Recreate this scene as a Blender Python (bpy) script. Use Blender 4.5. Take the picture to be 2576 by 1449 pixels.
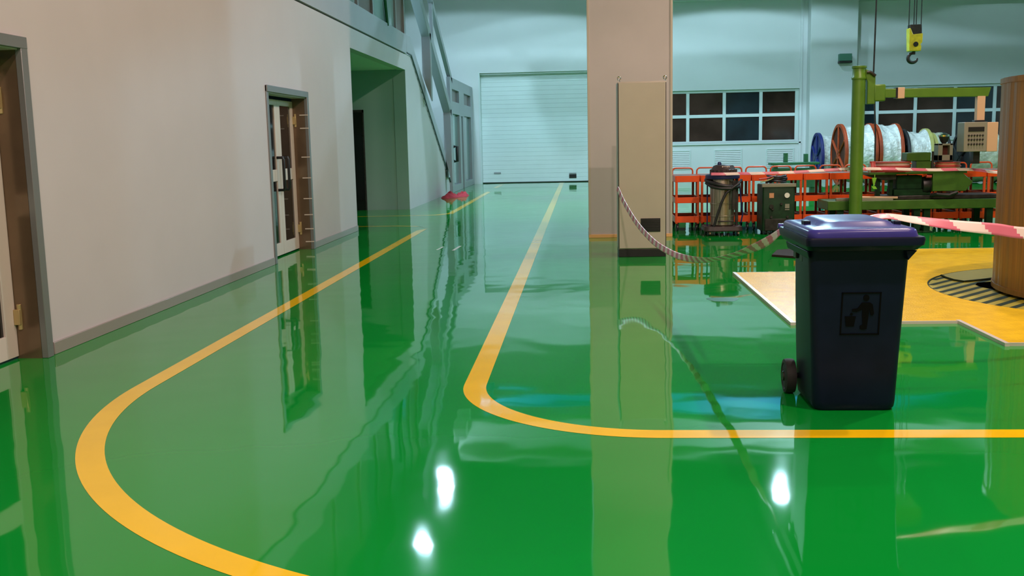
import bpy, bmesh, math, random
from mathutils import Vector, Matrix

random.seed(7)
for o in list(bpy.data.objects):
    bpy.data.objects.remove(o)
S = bpy.context.scene
C = S.collection
PI = math.pi

# ------------------------------------------------------------------ camera
YAW, PITCH, ROLL, FPX = 6.98707696e-02, 1.44217657e-01, -2.15988242e-02, 2536.72
CAM_H = 1.6
fw = Vector((-math.sin(YAW) * math.cos(PITCH), math.cos(YAW) * math.cos(PITCH), -math.sin(PITCH)))
rt = Vector((math.cos(YAW), math.sin(YAW), 0))
up = rt.cross(fw)
r2 = rt * math.cos(ROLL) + up * math.sin(ROLL)
u2 = -rt * math.sin(ROLL) + up * math.cos(ROLL)
cam = bpy.data.cameras.new('camera')
cam.sensor_fit = 'HORIZONTAL'
cam.sensor_width = 36.0
cam.lens = FPX * 36.0 / 2576.0
cam.clip_start = 0.05
cam.clip_end = 200
co = bpy.data.objects.new('camera', cam)
C.objects.link(co)
co.matrix_world = Matrix(((r2.x, u2.x, -fw.x, 0), (r2.y, u2.y, -fw.y, 0), (r2.z, u2.z, -fw.z, CAM_H), (0, 0, 0, 1)))
S.camera = co

# ------------------------------------------------------------------ world, exposure
w = bpy.data.worlds.new('world')
S.world = w
w.use_nodes = True
w.node_tree.nodes['Background'].inputs[0].default_value = (0.02, 0.025, 0.03, 1)
w.node_tree.nodes['Background'].inputs[1].default_value = 1.0
S.view_settings.view_transform = 'Standard'
S.view_settings.look = 'None'
S.view_settings.gamma = 1
S.view_settings.exposure = 0.0
S.view_settings.use_curve_mapping = False
COOL, WARM = (0.58, 0.93, 1.1), (1.0, 0.73, 0.62)
# hall lamps, the row nearest the end wall added: x, y, watt, colour, opening angle of the shade (each lamp carries its own light, see lamp() below)
LAMP_Z = 9.0
LAMPS = [(-4.35, 29.97, 1900, COOL, 152), (-4.28, 25.22, 1900, COOL, 152), (5.92, 29.7, 2300, COOL, 150), (5.42, 24.87, 2300, COOL, 150),
         (16.0, 20.0, 3200, COOL, 150),
         (-1.2, 34.0, 600, COOL, 127), (5.6, 34.0, 680, COOL, 127), (15.5, 34.0, 280, COOL, 127),  # unseen row added to brighten the end wall below its dark top
         (5.5, 14.0, 1950, WARM, 150), (5.5, 8.0, 1950, WARM, 150), (4.5, 2.0, 3000, WARM, 150), (0.5, -3.0, 3200, WARM, 150)]

# ------------------------------------------------------------------ materials
def mat(name, col, rough=0.5, metal=0.0, vary=0.0, vscale=4.0, bump=0.0, bscale=20.0, bdist=0.01, coat=0.0, spec=0.5,
        stretch=None, emit=None, estr=0.0, alpha=1.0, trans=0.0):
    m = bpy.data.materials.new(name)
    m.use_nodes = True
    nt = m.node_tree
    b = nt.nodes['Principled BSDF']
    b.inputs['Base Color'].default_value = (*col, 1)
    b.inputs['Roughness'].default_value = rough
    b.inputs['Metallic'].default_value = metal
    b.inputs['Specular IOR Level'].default_value = spec
    b.inputs['Coat Weight'].default_value = coat
    b.inputs['Coat Roughness'].default_value = 0.06
    b.inputs['Alpha'].default_value = alpha
    b.inputs['Transmission Weight'].default_value = trans
    if emit:
        b.inputs['Emission Color'].default_value = (*emit, 1)
        b.inputs['Emission Strength'].default_value = estr
    if vary or bump:
        tc = nt.nodes.new('ShaderNodeTexCoord')
        mp = nt.nodes.new('ShaderNodeMapping')
        nt.links.new(tc.outputs['Object'], mp.inputs['Vector'])
        if stretch:
            mp.inputs['Scale'].default_value = stretch
    if vary:
        n = nt.nodes.new('ShaderNodeTexNoise')
        n.inputs['Scale'].default_value = vscale
        n.inputs['Detail'].default_value = 5
        nt.links.new(mp.outputs['Vector'], n.inputs['Vector'])
        r = nt.nodes.new('ShaderNodeValToRGB')
        r.color_ramp.elements[0].position = 0.3
        r.color_ramp.elements[1].position = 0.7
        r.color_ramp.elements[0].color = (*[c * (1 - vary) for c in col], 1)
        r.color_ramp.elements[1].color = (*[min(1, c * (1 + vary)) for c in col], 1)
        nt.links.new(n.outputs['Fac'], r.inputs['Fac'])
        nt.links.new(r.outputs['Color'], b.inputs['Base Color'])
    if bump:
        n2 = nt.nodes.new('ShaderNodeTexNoise')
        n2.inputs['Scale'].default_value = bscale
        n2.inputs['Detail'].default_value = 2
        nt.links.new(mp.outputs['Vector'], n2.inputs['Vector'])
        bp = nt.nodes.new('ShaderNodeBump')
        bp.inputs['Strength'].default_value = bump
        bp.inputs['Distance'].default_value = bdist
        nt.links.new(n2.outputs['Fac'], bp.inputs['Height'])
        nt.links.new(bp.outputs['Normal'], b.inputs['Normal'])
    return m

M = {}
M['floor'] = mat('green_epoxy', (0.002, 0.26, 0.028), 0.035, vary=0.05, vscale=0.5, bump=0.6, bscale=1.0, bdist=0.009)
M['yellow_line'] = mat('yellow_line_paint', (0.86, 0.54, 0.003), 0.05, vary=0.04, vscale=3, bump=0.6, bscale=1.0, bdist=0.009)
M['white_line'] = mat('white_line_paint', (0.8, 0.8, 0.75), 0.1)
M['cream_wall'] = mat('cream_wall_panel', (0.56, 0.515, 0.53), 0.6, vary=0.02, vscale=1.5)
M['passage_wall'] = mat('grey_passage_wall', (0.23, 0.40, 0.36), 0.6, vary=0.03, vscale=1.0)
M['white_wall'] = mat('white_wall_panel', (0.70, 0.69, 0.70), 0.6, vary=0.02, vscale=1.0)
M['pillar'] = mat('beige_pillar_paint', (0.48, 0.445, 0.435), 0.55, vary=0.03, vscale=2)
M['pillar_base'] = mat('tan_base_strip', (0.75, 0.42, 0.16), 0.3)
M['baseboard'] = mat('grey_brown_baseboard', (0.34, 0.30, 0.28), 0.28, metal=0.2)
M['grey_metal'] = mat('grey_painted_steel', (0.30, 0.345, 0.36), 0.4, metal=0.2, vary=0.05, vscale=2)
M['light_grey'] = mat('light_grey_aluminium', (0.33, 0.33, 0.35), 0.4, metal=0.25)
M['door_frame'] = mat('door_frame_steel', (0.21, 0.215, 0.22), 0.35, metal=0.3)
M['jamb'] = mat('bronze_jamb', (0.20, 0.135, 0.085), 0.2, metal=0.55, vary=0.15, vscale=3)
M['leaf'] = mat('white_door_leaf', (0.62, 0.56, 0.50), 0.45)
M['dark_glass'] = mat('dark_glass', (0.012, 0.011, 0.011), 0.06, vary=0.3, vscale=1.2)
M['brown_glass'] = mat('brown_night_glass', (0.040, 0.022, 0.017), 0.10, vary=0.5, vscale=0.9)
M['blue_glass'] = mat('blue_night_glass', (0.012, 0.026, 0.034), 0.10, vary=0.4, vscale=0.9)
M['pale_glass'] = mat('pale_partition_glass', (0.17, 0.26, 0.255), 0.12, vary=0.2, vscale=0.8)
M['teal_glass'] = mat('teal_partition_glass', (0.28, 0.37, 0.365), 0.12, vary=0.15, vscale=0.8)
M['brown_panel'] = mat('brown_panel', (0.16, 0.115, 0.105), 0.35, vary=0.15, vscale=2)
M['black'] = mat('black_plastic', (0.010, 0.010, 0.011), 0.4)
M['dark_steel'] = mat('dark_oily_steel', (0.030, 0.028, 0.026), 0.45, metal=0.4, vary=0.4, vscale=12)
M['brass'] = mat('brass_fitting', (0.55, 0.42, 0.2), 0.35, metal=0.6)
M['window_white'] = mat('white_window_frame', (0.66, 0.70, 0.70), 0.4)
M['roller'] = mat('white_roller_door', (0.70, 0.74, 0.745), 0.45, vary=0.02, vscale=2)
M['cabinet'] = mat('beige_cabinet_enamel', (0.47, 0.43, 0.35), 0.45, vary=0.03, vscale=3)
M['bin'] = mat('dark_blue_plastic', (0.005, 0.008, 0.026), 0.42, vary=0.15, vscale=6, spec=0.16)
M['bin_lid'] = mat('violet_blue_lid_plastic', (0.046, 0.042, 0.24), 0.27, vary=0.12, vscale=5, spec=0.2)
M['bin_mark'] = mat('black_emblem', (0.002, 0.002, 0.003), 0.6, spec=0.08)
M['void'] = mat('black_void', (0.002, 0.002, 0.002), 1.0, spec=0.0)
M['fascia'] = mat('fascia_grey_paint', (0.40, 0.40, 0.45), 0.45, vary=0.03, vscale=2)
M['edge_shade'] = mat('teal_shade_line', (0.035, 0.075, 0.07), 0.5)  # shadow line below the stringer, put into a colour
M['rubber'] = mat('black_rubber', (0.014, 0.013, 0.013), 0.7)
M['orange'] = mat('orange_cart_enamel', (0.78, 0.085, 0.008), 0.35, vary=0.08, vscale=6)
M['orange_post'] = mat('orange_post_enamel', (0.62, 0.085, 0.012), 0.4, vary=0.1, vscale=6)
M['tray_mat'] = mat('grey_tray_mat', (0.16, 0.165, 0.17), 0.6)
M['tray_shade'] = mat('shaded_tray_liner', (0.030, 0.018, 0.014), 0.7)  # lower trays: underside shade put into the dark brown
M['steel'] = mat('brushed_stainless', (0.40, 0.35, 0.27), 0.28, metal=0.85, vary=0.35, vscale=9, stretch=(6, 6, 0.15))
M['chrome'] = mat('bright_steel', (0.75, 0.75, 0.75), 0.15, metal=1.0)
M['vac_head'] = mat('dark_vacuum_head', (0.035, 0.022, 0.022), 0.45, vary=0.3, vscale=15)
M['navy'] = mat('navy_rim', (0.012, 0.018, 0.10), 0.35)
M['hose'] = mat('black_hose', (0.014, 0.014, 0.016), 0.5)
M['mach_green'] = mat('machine_green_enamel', (0.045, 0.125, 0.012), 0.4, vary=0.18, vscale=5)
M['pole_green'] = mat('olive_green_enamel', (0.085, 0.195, 0.014), 0.38, vary=0.12, vscale=5)
M['box_green'] = mat('dark_green_enamel', (0.005, 0.032, 0.010), 0.55, spec=0.2, vary=0.35, vscale=8)
M['stand_green'] = mat('stand_green_enamel', (0.012, 0.12, 0.05), 0.45, vary=0.2, vscale=6)
M['tan'] = mat('tan_enamel', (0.62, 0.41, 0.25), 0.45)
M['panel_grey'] = mat('grey_olive_enamel', (0.24, 0.235, 0.18), 0.45)
M['lime'] = mat('lime_tag', (0.22, 0.55, 0.03), 0.5)
M['red_spool'] = mat('red_spool_enamel', (0.42, 0.045, 0.035), 0.4, vary=0.15, vscale=8)
M['tan_spool'] = mat('tan_wound_tape', (0.55, 0.26, 0.13), 0.5, vary=0.15, vscale=10)
M['pale_spool'] = mat('pale_wound_tape', (0.62, 0.45, 0.36), 0.5, vary=0.15, vscale=10)
M['blue_reel'] = mat('dark_blue_reel', (0.010, 0.016, 0.13), 0.45, vary=0.2, vscale=4)
M['rust_reel'] = mat('red_brown_reel', (0.34, 0.048, 0.012), 0.5, spec=0.3, vary=0.25, vscale=5)
M['rust_dark'] = mat('dark_brown_reel', (0.075, 0.02, 0.012), 0.6, spec=0.2, vary=0.25, vscale=5)
M['black_reel'] = mat('black_reel', (0.016, 0.014, 0.017), 0.5)
M['olive_reel'] = mat('dull_yellow_reel', (0.40, 0.36, 0.10), 0.5, vary=0.15, vscale=5)
M['wrap'] = mat('white_film_wrap', (0.62, 0.62, 0.60), 0.22, vary=0.22, vscale=5, bump=0.8, bscale=7, bdist=0.08)
M['wrap_dull'] = mat('yellowed_film_wrap', (0.44, 0.44, 0.33), 0.3, vary=0.2, vscale=4, bump=0.7, bscale=6, bdist=0.08)
M['drum'] = mat('brown_drum_boards', (0.27, 0.13, 0.026), 0.38, vary=0.28, vscale=3.5, stretch=(7, 7, 0.25))
M['plate_yellow'] = mat('yellow_tread_plate', (0.86, 0.55, 0.012), 0.25, spec=0.3, vary=0.10, vscale=7, bump=0.5, bscale=60, bdist=0.006)
M['plate_edge'] = mat('aluminium_edge', (0.72, 0.64, 0.60), 0.35, metal=0.3)
M['pit_yellow'] = mat('olive_turntable', (0.42, 0.36, 0.035), 0.35, vary=0.12, vscale=8)
M['pit_plate'] = mat('olive_cover_plate', (0.33, 0.285, 0.04), 0.4, vary=0.15, vscale=14, stretch=(1, 8, 1))
M['pit_black'] = mat('dark_slot', (0.020, 0.032, 0.014), 0.7, spec=0.1)
M['tape_red'] = mat('tape_red', (0.66, 0.15, 0.22), 0.35)
M['tape_white'] = mat('tape_white', (0.82, 0.66, 0.60), 0.35)
M['hook_yellow'] = mat('yellow_hook_block', (0.62, 0.52, 0.02), 0.4, vary=0.2, vscale=10)
M['wallbox'] = mat('grey_green_box', (0.06, 0.18, 0.12), 0.5)
M['red_cloth'] = mat('red_cloth', (0.52, 0.035, 0.055), 0.8, vary=0.2, vscale=8)
M['brown_plate'] = mat('dark_brown_plate', (0.030, 0.020, 0.016), 0.8, spec=0.15)
M['crane_white'] = mat('pale_crane_paint', (0.62, 0.66, 0.62), 0.5)
M['crane_blue'] = mat('blue_crane_paint', (0.02, 0.30, 0.50), 0.45)
M['ceiling'] = mat('dark_roof_deck', (0.10, 0.12, 0.11), 0.7)
M['lamp_shade'] = mat('lamp_shade_metal', (0.30, 0.31, 0.32), 0.4, metal=0.5)
M['lamp_cool'] = mat('cool_lamp_lens', (0.8, 0.8, 0.8), 0.4, emit=(0.8, 1.0, 1.0), estr=25)
M['lamp_warm'] = mat('warm_lamp_lens', (0.8, 0.8, 0.8), 0.4, emit=(1.0, 0.85, 0.7), estr=15)
M['stain'] = mat('oil_stain', (0.003, 0.10, 0.02), 0.3)

# ------------------------------------------------------------------ builders
BASE = {}

class MB:
    def __init__(s):
        s.v, s.f, s.m = [], [], []
    def add(s, vs, fs, mi=0):
        k = len(s.v)
        s.v += [Vector(p) for p in vs]
        s.f += [[i + k for i in f] for f in fs]
        s.m += [mi] * len(fs)
        return s
    def box(s, x0, x1, y0, y1, z0, z1, mi=0):
        return s.add([(x0, y0, z0), (x1, y0, z0), (x1, y1, z0), (x0, y1, z0), (x0, y0, z1), (x1, y0, z1), (x1, y1, z1), (x0, y1, z1)],
                     [(0, 3, 2, 1), (4, 5, 6, 7), (0, 1, 5, 4), (1, 2, 6, 5), (2, 3, 7, 6), (3, 0, 4, 7)], mi)
    def hexa(s, lo, hi, mi=0):
        """two quads of 4 points (same order), joined"""
        return s.add(list(lo) + list(hi), [(0, 3, 2, 1), (4, 5, 6, 7), (0, 1, 5, 4), (1, 2, 6, 5), (2, 3, 7, 6), (3, 0, 4, 7)], mi)
    def prism(s, pts, vec, mi=0):
        n = len(pts)
        vec = Vector(vec)
        a = [Vector(p) for p in pts]
        return s.add(a + [p + vec for p in a], [tuple(range(n))[::-1], tuple(range(n, 2 * n))] +
                     [(i, (i + 1) % n, n + (i + 1) % n, n + i) for i in range(n)], mi)
    def loft(s, rings, mi=0, cap=True):
        n = len(rings[0])
        vs = [p for r in rings for p in r]
        fs = []
        for k in range(len(rings) - 1):
            for i in range(n):
                j = (i + 1) % n
                fs.append((k * n + i, k * n + j, (k + 1) * n + j, (k + 1) * n + i))
        if cap:
            fs.append(tuple(range(n))[::-1])
            fs.append(tuple(range((len(rings) - 1) * n, len(rings) * n)))
        return s.add(vs, fs, mi)
    def tube(s, pts, r, n=10, closed=False, mi=0):
        pts = [Vector(p) for p in pts]
        rings = []
        N = len(pts)
        ref = None
        for i, p in enumerate(pts):
            if closed:
                d = pts[(i + 1) % N] - pts[i - 1]
            else:
                d = pts[min(i + 1, N - 1)] - pts[max(i - 1, 0)]
            d.normalize()
            if ref is None:
                ref = Vector((0, 0, 1)) if abs(d.z) < 0.9 else Vector((1, 0, 0))
            a = d.cross(ref)
            if a.length < 1e-4:
                a = d.cross(Vector((0, 1, 0)))
            a.normalize()
            b = a.cross(d).normalized()
            ref = b
            rr = r[i] if isinstance(r, (list, tuple)) else r
            rings.append([p + (a * math.cos(2 * PI * k / n) + b * math.sin(2 * PI * k / n)) * rr for k in range(n)])
        if closed:
            rings.append(rings[0])
            # find best alignment to avoid a twist on closing
        return s.loft(rings, mi, cap=not closed)
    def cyl(s, p0, p1, r0, r1=None, n=24, mi=0):
        return s.tube([p0, p1], [r0, r0 if r1 is None else r1], n, False, mi)
    def lathe(s, prof, center, axis='Z', n=32, mi=0, closed=False):
        """prof: list of (r, t) along the axis; ring loft, capped unless closed profile"""
        c = Vector(center)
        rings = []
        for r, t in prof:
            ring = []
            for k in range(n):
                a = 2 * PI * k / n
                if axis == 'Z':
                    ring.append(c + Vector((r * math.cos(a), r * math.sin(a), t)))
                elif axis == 'X':
                    ring.append(c + Vector((t, r * math.cos(a), r * math.sin(a))))
                else:
                    ring.append(c + Vector((r * math.sin(a), t, r * math.cos(a))))
            rings.append(ring)
        if closed:
            rings.append(rings[0])
        return s.loft(rings, mi, cap=not closed)
    def build(s, name, mats, parent=None, bevel=0.0, angle=40, seg=2):
        base = BASE.get(parent.name, Vector((0, 0, 0))) if parent else Vector((0, 0, 0))
        me = bpy.data.meshes.new(name)
        me.from_pydata([tuple(p - base) for p in s.v], [], s.f)
        if not isinstance(mats, (list, tuple)):
            mats = [mats]
        for m in mats:
            me.materials.append(m if not isinstance(m, str) else M[m])
        for p, mi in zip(me.polygons, s.m):
            p.material_index = mi
        bm = bmesh.new()
        bm.from_mesh(me)
        bmesh.ops.recalc_face_normals(bm, faces=bm.faces)
        for f in bm.faces:
            f.smooth = True
        for e in bm.edges:
            if len(e.link_faces) == 2:
                e.smooth = e.calc_face_angle(0) < math.radians(angle)
        bm.to_mesh(me)
        bm.free()
        o = bpy.data.objects.new(name, me)
        C.objects.link(o)
        if parent:
            o.parent = parent
        BASE[o.name] = base
        if bevel:
            b = o.modifiers.new('edge', 'BEVEL')
            b.width = bevel
            b.segments = seg
            b.limit_method = 'ANGLE'
            b.angle_limit = math.radians(40)
        return o

def tag(o, label=None, cat=None, group=None, kind=None):
    if label: o['label'] = label
    if cat: o['category'] = cat
    if group: o['group'] = group
    if kind: o['kind'] = kind
    return o

def thing(name, label, cat, loc, group=None, kind=None):
    o = bpy.data.objects.new(name, None)
    C.objects.link(o)
    o.location = loc
    o.empty_display_size = 0.1
    BASE[o.name] = Vector(loc)
    return tag(o, label, cat, group, kind)

def copy_tree(o, parent=None):
    c = o.copy()
    C.objects.link(c)
    if parent:
        c.parent = parent
    for ch in list(o.children):
        copy_tree(ch, c)
    return c

def arc(cx, cy, r, a0, a1, n):
    return [(cx + r * math.cos(a0 + (a1 - a0) * i / n), cy + r * math.sin(a0 + (a1 - a0) * i / n)) for i in range(n + 1)]

def structure(name, mb, mats, label, cat, bevel=0.0):
    return tag(mb.build(name, mats, None, bevel), label, cat, None, 'structure')

# ------------------------------------------------------------------ room shell
XW = -4.2          # plane of the side wall
YB = 39.2          # plane of the end wall
floor = structure('floor', MB().box(-9, 24, -8, YB + 0.6, -0.2, 0), 'floor', 'glossy green epoxy floor of the workshop hall', 'floor')

wl = MB()
T0 = XW - 0.2
for y0, y1, z0, z1 in ((-8, 5.58, 0, 3.74), (5.58, 7.52, 2.36, 3.74), (7.52, 13.53, 0, 3.74), (13.53, 15.52, 2.32, 3.74),
                       (15.52, 18.73, 0, 3.74), (18.73, 24.65, 3.37, 3.74)):
    wl.box(T0, XW, y0, y1, z0, z1)
wl.prism([(T0, 24.65, 0), (T0, 33.15, 0), (T0, 25.5, 3.76), (T0, 24.65, 3.76)], (0.2, 0, 0))
structure('wall_left', wl, 'cream_wall', 'cream panelled side wall with two glazed doors and a wide passage', 'wall')
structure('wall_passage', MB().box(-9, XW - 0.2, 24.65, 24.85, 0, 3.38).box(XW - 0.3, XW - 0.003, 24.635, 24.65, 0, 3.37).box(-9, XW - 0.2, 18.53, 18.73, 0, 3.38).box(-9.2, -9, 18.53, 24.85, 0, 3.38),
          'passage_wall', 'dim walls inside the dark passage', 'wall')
structure('slab', MB().box(-9, XW - 0.2, -8, 24.76, 3.38, 4.08), 'white_wall', 'upper floor slab over the passage', 'floor')
structure('wall_mezzanine', MB().box(-6.9, -6.6, -8, YB, 4.08, 11).box(-6.9, -6.6, 24.85, YB, 0, 4.08), 'white_wall',
          'pale wall behind the upper floor and stair', 'wall')
structure('trim_1', MB().box(XW - 0.2, XW + 0.03, -8, 24.78, 3.765, 4.215), 'fascia', 'grey steel fascia band along the edge of the upper floor', 'fascia')

wb = MB()
ROX0, ROX1, ROZ = -3.87, 0.95, 4.21
W1X0, W1X1, W1Z0, W1Z1 = 2.70, 8.24, 1.37, 3.355
W2X0, W2X1 = 10.55, 21.8
for x0, x1, z0, z1 in ((-7, ROX0, 0, 11), (ROX0, ROX1, ROZ, 11), (ROX1, W1X0, 0, 11), (W1X0, W1X1, 0, W1Z0), (W1X0, W1X1, W1Z1, 11),
                       (W1X1, W2X0, 0, 11), (W2X0, W2X1, 0, W1Z0), (W2X0, W2X1, W1Z1, 11), (W2X1, 24, 0, 11)):
    wb.box(x0, x1, YB, YB + 0.45, z0, z1)
structure('wall_back', wb, 'white_wall', 'tall white end wall with the roller door and windows', 'wall')
structure('wall_right', MB().box(24, 24.3, -8, YB, 0, 11), 'white_wall', 'far side wall of the hall', 'wall')
structure('wall_front', MB().box(-9, 24, -8.3, -8, 0, 11), 'cream_wall', 'wall behind the viewpoint', 'wall')
structure('ceiling', MB().box(-9, 24.3, -8.3, YB + 0.45, 11, 11.3), 'ceiling', 'dark roof deck over the hall', 'ceiling')
structure('column', MB().box(8.5, 10.2, 38.65, YB, 0, 11), 'white_wall', 'white wall column between the two windows', 'column', 0.02)
structure('trim_2', MB().box(1.6, 8.5, 38.85, YB, 6.62, 7.1), 'white_wall', 'white lintel beam above the first window bay', 'beam', 0.01)
structure('trim_3', MB().box(10.2, 24, 38.75, YB, 6.45, 7.1), 'white_wall', 'white lintel beam above the second window bay', 'beam', 0.01)
structure('trim_4', MB().box(8.24, 8.32, 39.14, YB, 0.0, 6.62), 'white_wall', 'slim white corner trim beside the first window bay', 'trim')
structure('baseboard_left', MB().box(XW, XW + 0.018, -8, 5.5, 0, 0.1).box(XW, XW + 0.018, 7.6, 13.46, 0, 0.1).box(XW, XW + 0.018, 15.52, 18.72, 0, 0.1),
          'baseboard', 'grey brown skirting along the cream side wall', 'skirting', 0.004)
pl = tag(MB().box(0.14, 1.475, 16.62, 17.95, 0, 11).build('pillar', 'pillar', None, 0.012), 'square beige pillar standing in the middle of the hall', 'pillar', None, 'structure')
MB().box(0.125, 1.49, 16.6, 17.965, 0, 0.055).build('base_strip', 'pillar_base', pl, 0.004)
for gx in (0.125, 1.45):
    MB().box(gx, gx + 0.04, 16.605, 16.645, 0.055, 4.2).build('corner_guard', 'cabinet', pl, 0.004)

# ------------------------------------------------------------------ floor markings
def flat(pts_l, pts_r, z, name, m):
    mb = MB()
    n = len(pts_l)
    mb.add([(x, y, z) for x, y in pts_l] + [(x, y, z) for x, y in pts_r], [(i, i + 1, n + i + 1, n + i) for i in range(n - 1)])
    o = mb.build(name, m, floor)
    return o
CX, CY = 0.445, 6.54
RO, RI = 1.235, 1.085          # inner lane bend
LO, LI = 3.495, 3.35           # outer lane bend
flat([(CX - RO, 38.9)] + arc(CX, CY, RO, PI, 1.5 * PI, 40) + [(24, CY - RO)], [(CX - RI, 38.9)] + arc(CX, CY, RI, PI, 1.5 * PI, 40) + [(24, CY - RI)],
     0.0012, 'floor_marking', 'yellow_line')
flat([(CX - LO, 18.55)] + arc(CX, CY, LO, PI, 1.5 * PI, 60) + [(24, CY - LO)], [(CX - LI, 18.95)] + arc(CX, CY, LI, PI, 1.5 * PI, 60) + [(24, CY - LI)],
     0.0012, 'floor_marking', 'yellow_line')
flat([(CX - LO + 0.03, 19.2), (-3.2, 19.55), (-3.6, 19.72), (-8.8, 19.86)], [(CX - LI, 18.93), (-3.12, 19.4), (-3.56, 19.58), (-8.8, 19.72)], 0.001, 'floor_marking', 'yellow_line')
flat([(-8.8, 22.5), (-3.8, 22.5), (-3.3, 22.6), (CX - LO, 23.0), (CX - LO, 32.9)], [(-8.8, 22.36), (-3.78, 22.36), (-3.2, 22.45), (CX - LI, 22.85), (CX - LI, 32.5)], 0.001, 'floor_marking', 'yellow_line')
flat([(CX - LO, 35.3), (CX - LO, 38.3)], [(CX - LI, 35.3), (CX - LI, 38.3)], 0.001, 'floor_marking', 'yellow_line')
flat([(-2.2, 15.06), (-2.165, 15.55)], [(-2.165, 15.06), (-2.13, 15.55)], 0.001, 'floor_marking', 'white_line')
flat([(-1.945, 14.96), (-1.91, 15.62)], [(-1.90, 14.96), (-1.865, 15.62)], 0.001, 'floor_marking', 'white_line')
st = MB()
st.add([(1.40 + 0.15 * math.cos(a) * (1 + 0.15 * math.sin(3 * a)), 10.03 + 0.16 * math.sin(a) * (1 + 0.2 * math.cos(2 * a)), 0.001) for a in [2 * PI * i / 28 for i in range(28)]], [tuple(range(28))])
st.build('floor_stain', 'stain', floor)

# ------------------------------------------------------------------ glazed double doors in the side wall
def double_door(name, y0, y1, ztop, label, mid=None, st_=0.155):
    """opening y0..y1 in the side wall, leaves recessed"""
    root = thing(name, label, 'door', (XW, (y0 + y1) / 2, 0), None, 'structure')
    fr = MB()
    fr.box(XW - 0.19, XW + 0.018, y0 - 0.06, y0 + 0.03, 0, ztop + 0.085)
    fr.box(XW - 0.02, XW + 0.03, y1 - 0.02, y1 + 0.07, 0, ztop + 0.085)
    fr.box(XW - 0.19, XW + 0.032, y0 - 0.06, y1 + 0.07, ztop, ztop + 0.088)
    fr.build('door_frame', 'door_frame', root, 0.004)
    MB().box(XW - 0.22, XW - 0.02, y1 - 0.02, y1 + 0.01, 0, ztop).build('jamb', 'jamb', root)
    XL = XW - 0.205
    mid = mid or (y0 + y1) / 2 + 0.01
    for a, b, hs in ((y0 + 0.03, mid - 0.004, 1), (mid + 0.004, y1 - 0.022, -1)):
        lf = MB()
        zt, zb = ztop - 0.06, 0.02
        for q in ((a, a + st_, zb, zt), (b - st_, b, zb, zt), (a + st_, b - st_, zb, 0.2), (a + st_, b - st_, zt - 0.08, zt), (a + st_, b - st_, 1.10, 1.27)):
            lf.box(XL - 0.045, XL, q[0], q[1], q[2], q[3])
        leaf = lf.build('door_leaf', 'leaf', root, 0.003)
        MB().box(XL - 0.03, XL - 0.018, a + st_, b - st_, 0.2, 1.10).box(XL - 0.03, XL - 0.018, a + st_, b - st_, 1.27, zt - 0.08).build('pane', 'dark_glass', leaf)
        ye = b - 0.12 if hs == 1 else a + 0.12
        hd = MB()
        hd.tube([(XL, ye, 0.97), (XL + 0.085, ye, 0.97), (XL + 0.095, ye, 1.0), (XL + 0.095, ye, 1.41), (XL + 0.085, ye, 1.44), (XL, ye, 1.44)], 0.021, 10)
        hd.build('pull_handle', 'black', leaf)
        yh = a if hs == 1 else b
        hg = MB()
        for z in (0.33, 1.99):
            hg.box(XL, XL + 0.05, yh - 0.03, yh + 0.02, z - 0.06, z + 0.06)
            hg.cyl((XL + 0.035, yh, z - 0.1), (XL + 0.035, yh, z + 0.1), 0.018, n=12)
        hg.build('hinge', 'brass', leaf, 0.003)
    return root
d1 = double_door('door_1', 5.6, 7.49, 2.37, 'nearer glazed double door with bronze jamb in the cream side wall')
d2 = double_door('door_2', 13.55, 15.49, 2.335, 'glazed double door with black pull handles in the cream side wall', 14.655, 0.13)
js = MB()  # pale strips standing in for bright reflections in the polished jamb
for z in (2.07, 1.87, 1.43, 1.11, 0.79, 0.54, 0.32, 0.12):
    js.box(XW - 0.10, XW + 0.034, 15.462, 15.474, z - 0.008, z + 0.008)
js.build('jamb_reflection', 'leaf', d2)

# dark door in the passage
d5 = thing('door_3', 'dark door in the shaded end wall of the passage', 'door', (-5.8, 24.62, 0), None, 'structure')
MB().box(-6.35, -5.27, 24.60, 24.65, 0, 2.38).build('door_leaf', 'dark_glass', d5)
MB().box(-6.41, -6.35, 24.585, 24.65, 0, 2.44).box(-5.29, -5.26, 24.585, 24.65, 0, 2.44).box(-6.41, -5.26, 24.585, 24.65, 2.38, 2.44).build('door_frame', 'dark_steel', d5)

# ------------------------------------------------------------------ upper floor glazing
wg = thing('window_3', 'upper floor glazed screen with brown panels above the grey fascia', 'window', (XW, 20, 4.165), None, 'structure')
XG = XW + 0.0
fr = MB()
for y in (16.0, 18.0, 19.5, 20.93, 22.55, 23.55, 24.66):
    fr.box(XG - 0.06, XG + 0.02, y - 0.04, y + 0.04, 4.165, 7.0)
fr.box(XG - 0.06, XG + 0.02, -6, 24.7, 4.165, 4.20).box(XG - 0.06, XG + 0.02, -6, 24.7, 7.0, 7.1)
fr.build('window_frame', 'light_grey', wg)
MB().box(XG - 0.05, XG - 0.03, 19.56, 20.9, 4.2, 7.0).box(XG - 0.05, XG - 0.03, 23.6, 24.62, 4.2, 7.0).build('infill_panel', 'brown_panel', wg)
MB().box(XG - 0.04, XG - 0.03, -6, 19.46, 4.2, 7.0).box(XG - 0.04, XG - 0.03, 20.97, 22.51, 4.2, 7.0).box(XG - 0.04, XG - 0.03, 22.59, 23.51, 4.2, 7.0).build('pane', 'teal_glass', wg)
MB().tube([(XG + 0.02, 21.9, 5.6), (XG + 0.02, 22.05, 5.0), (XG + 0.02, 22.3, 4.62), (XG + 0.02, 22.45, 4.17)], 0.035, 8).build('bracket', 'stand_green', wg)

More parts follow.
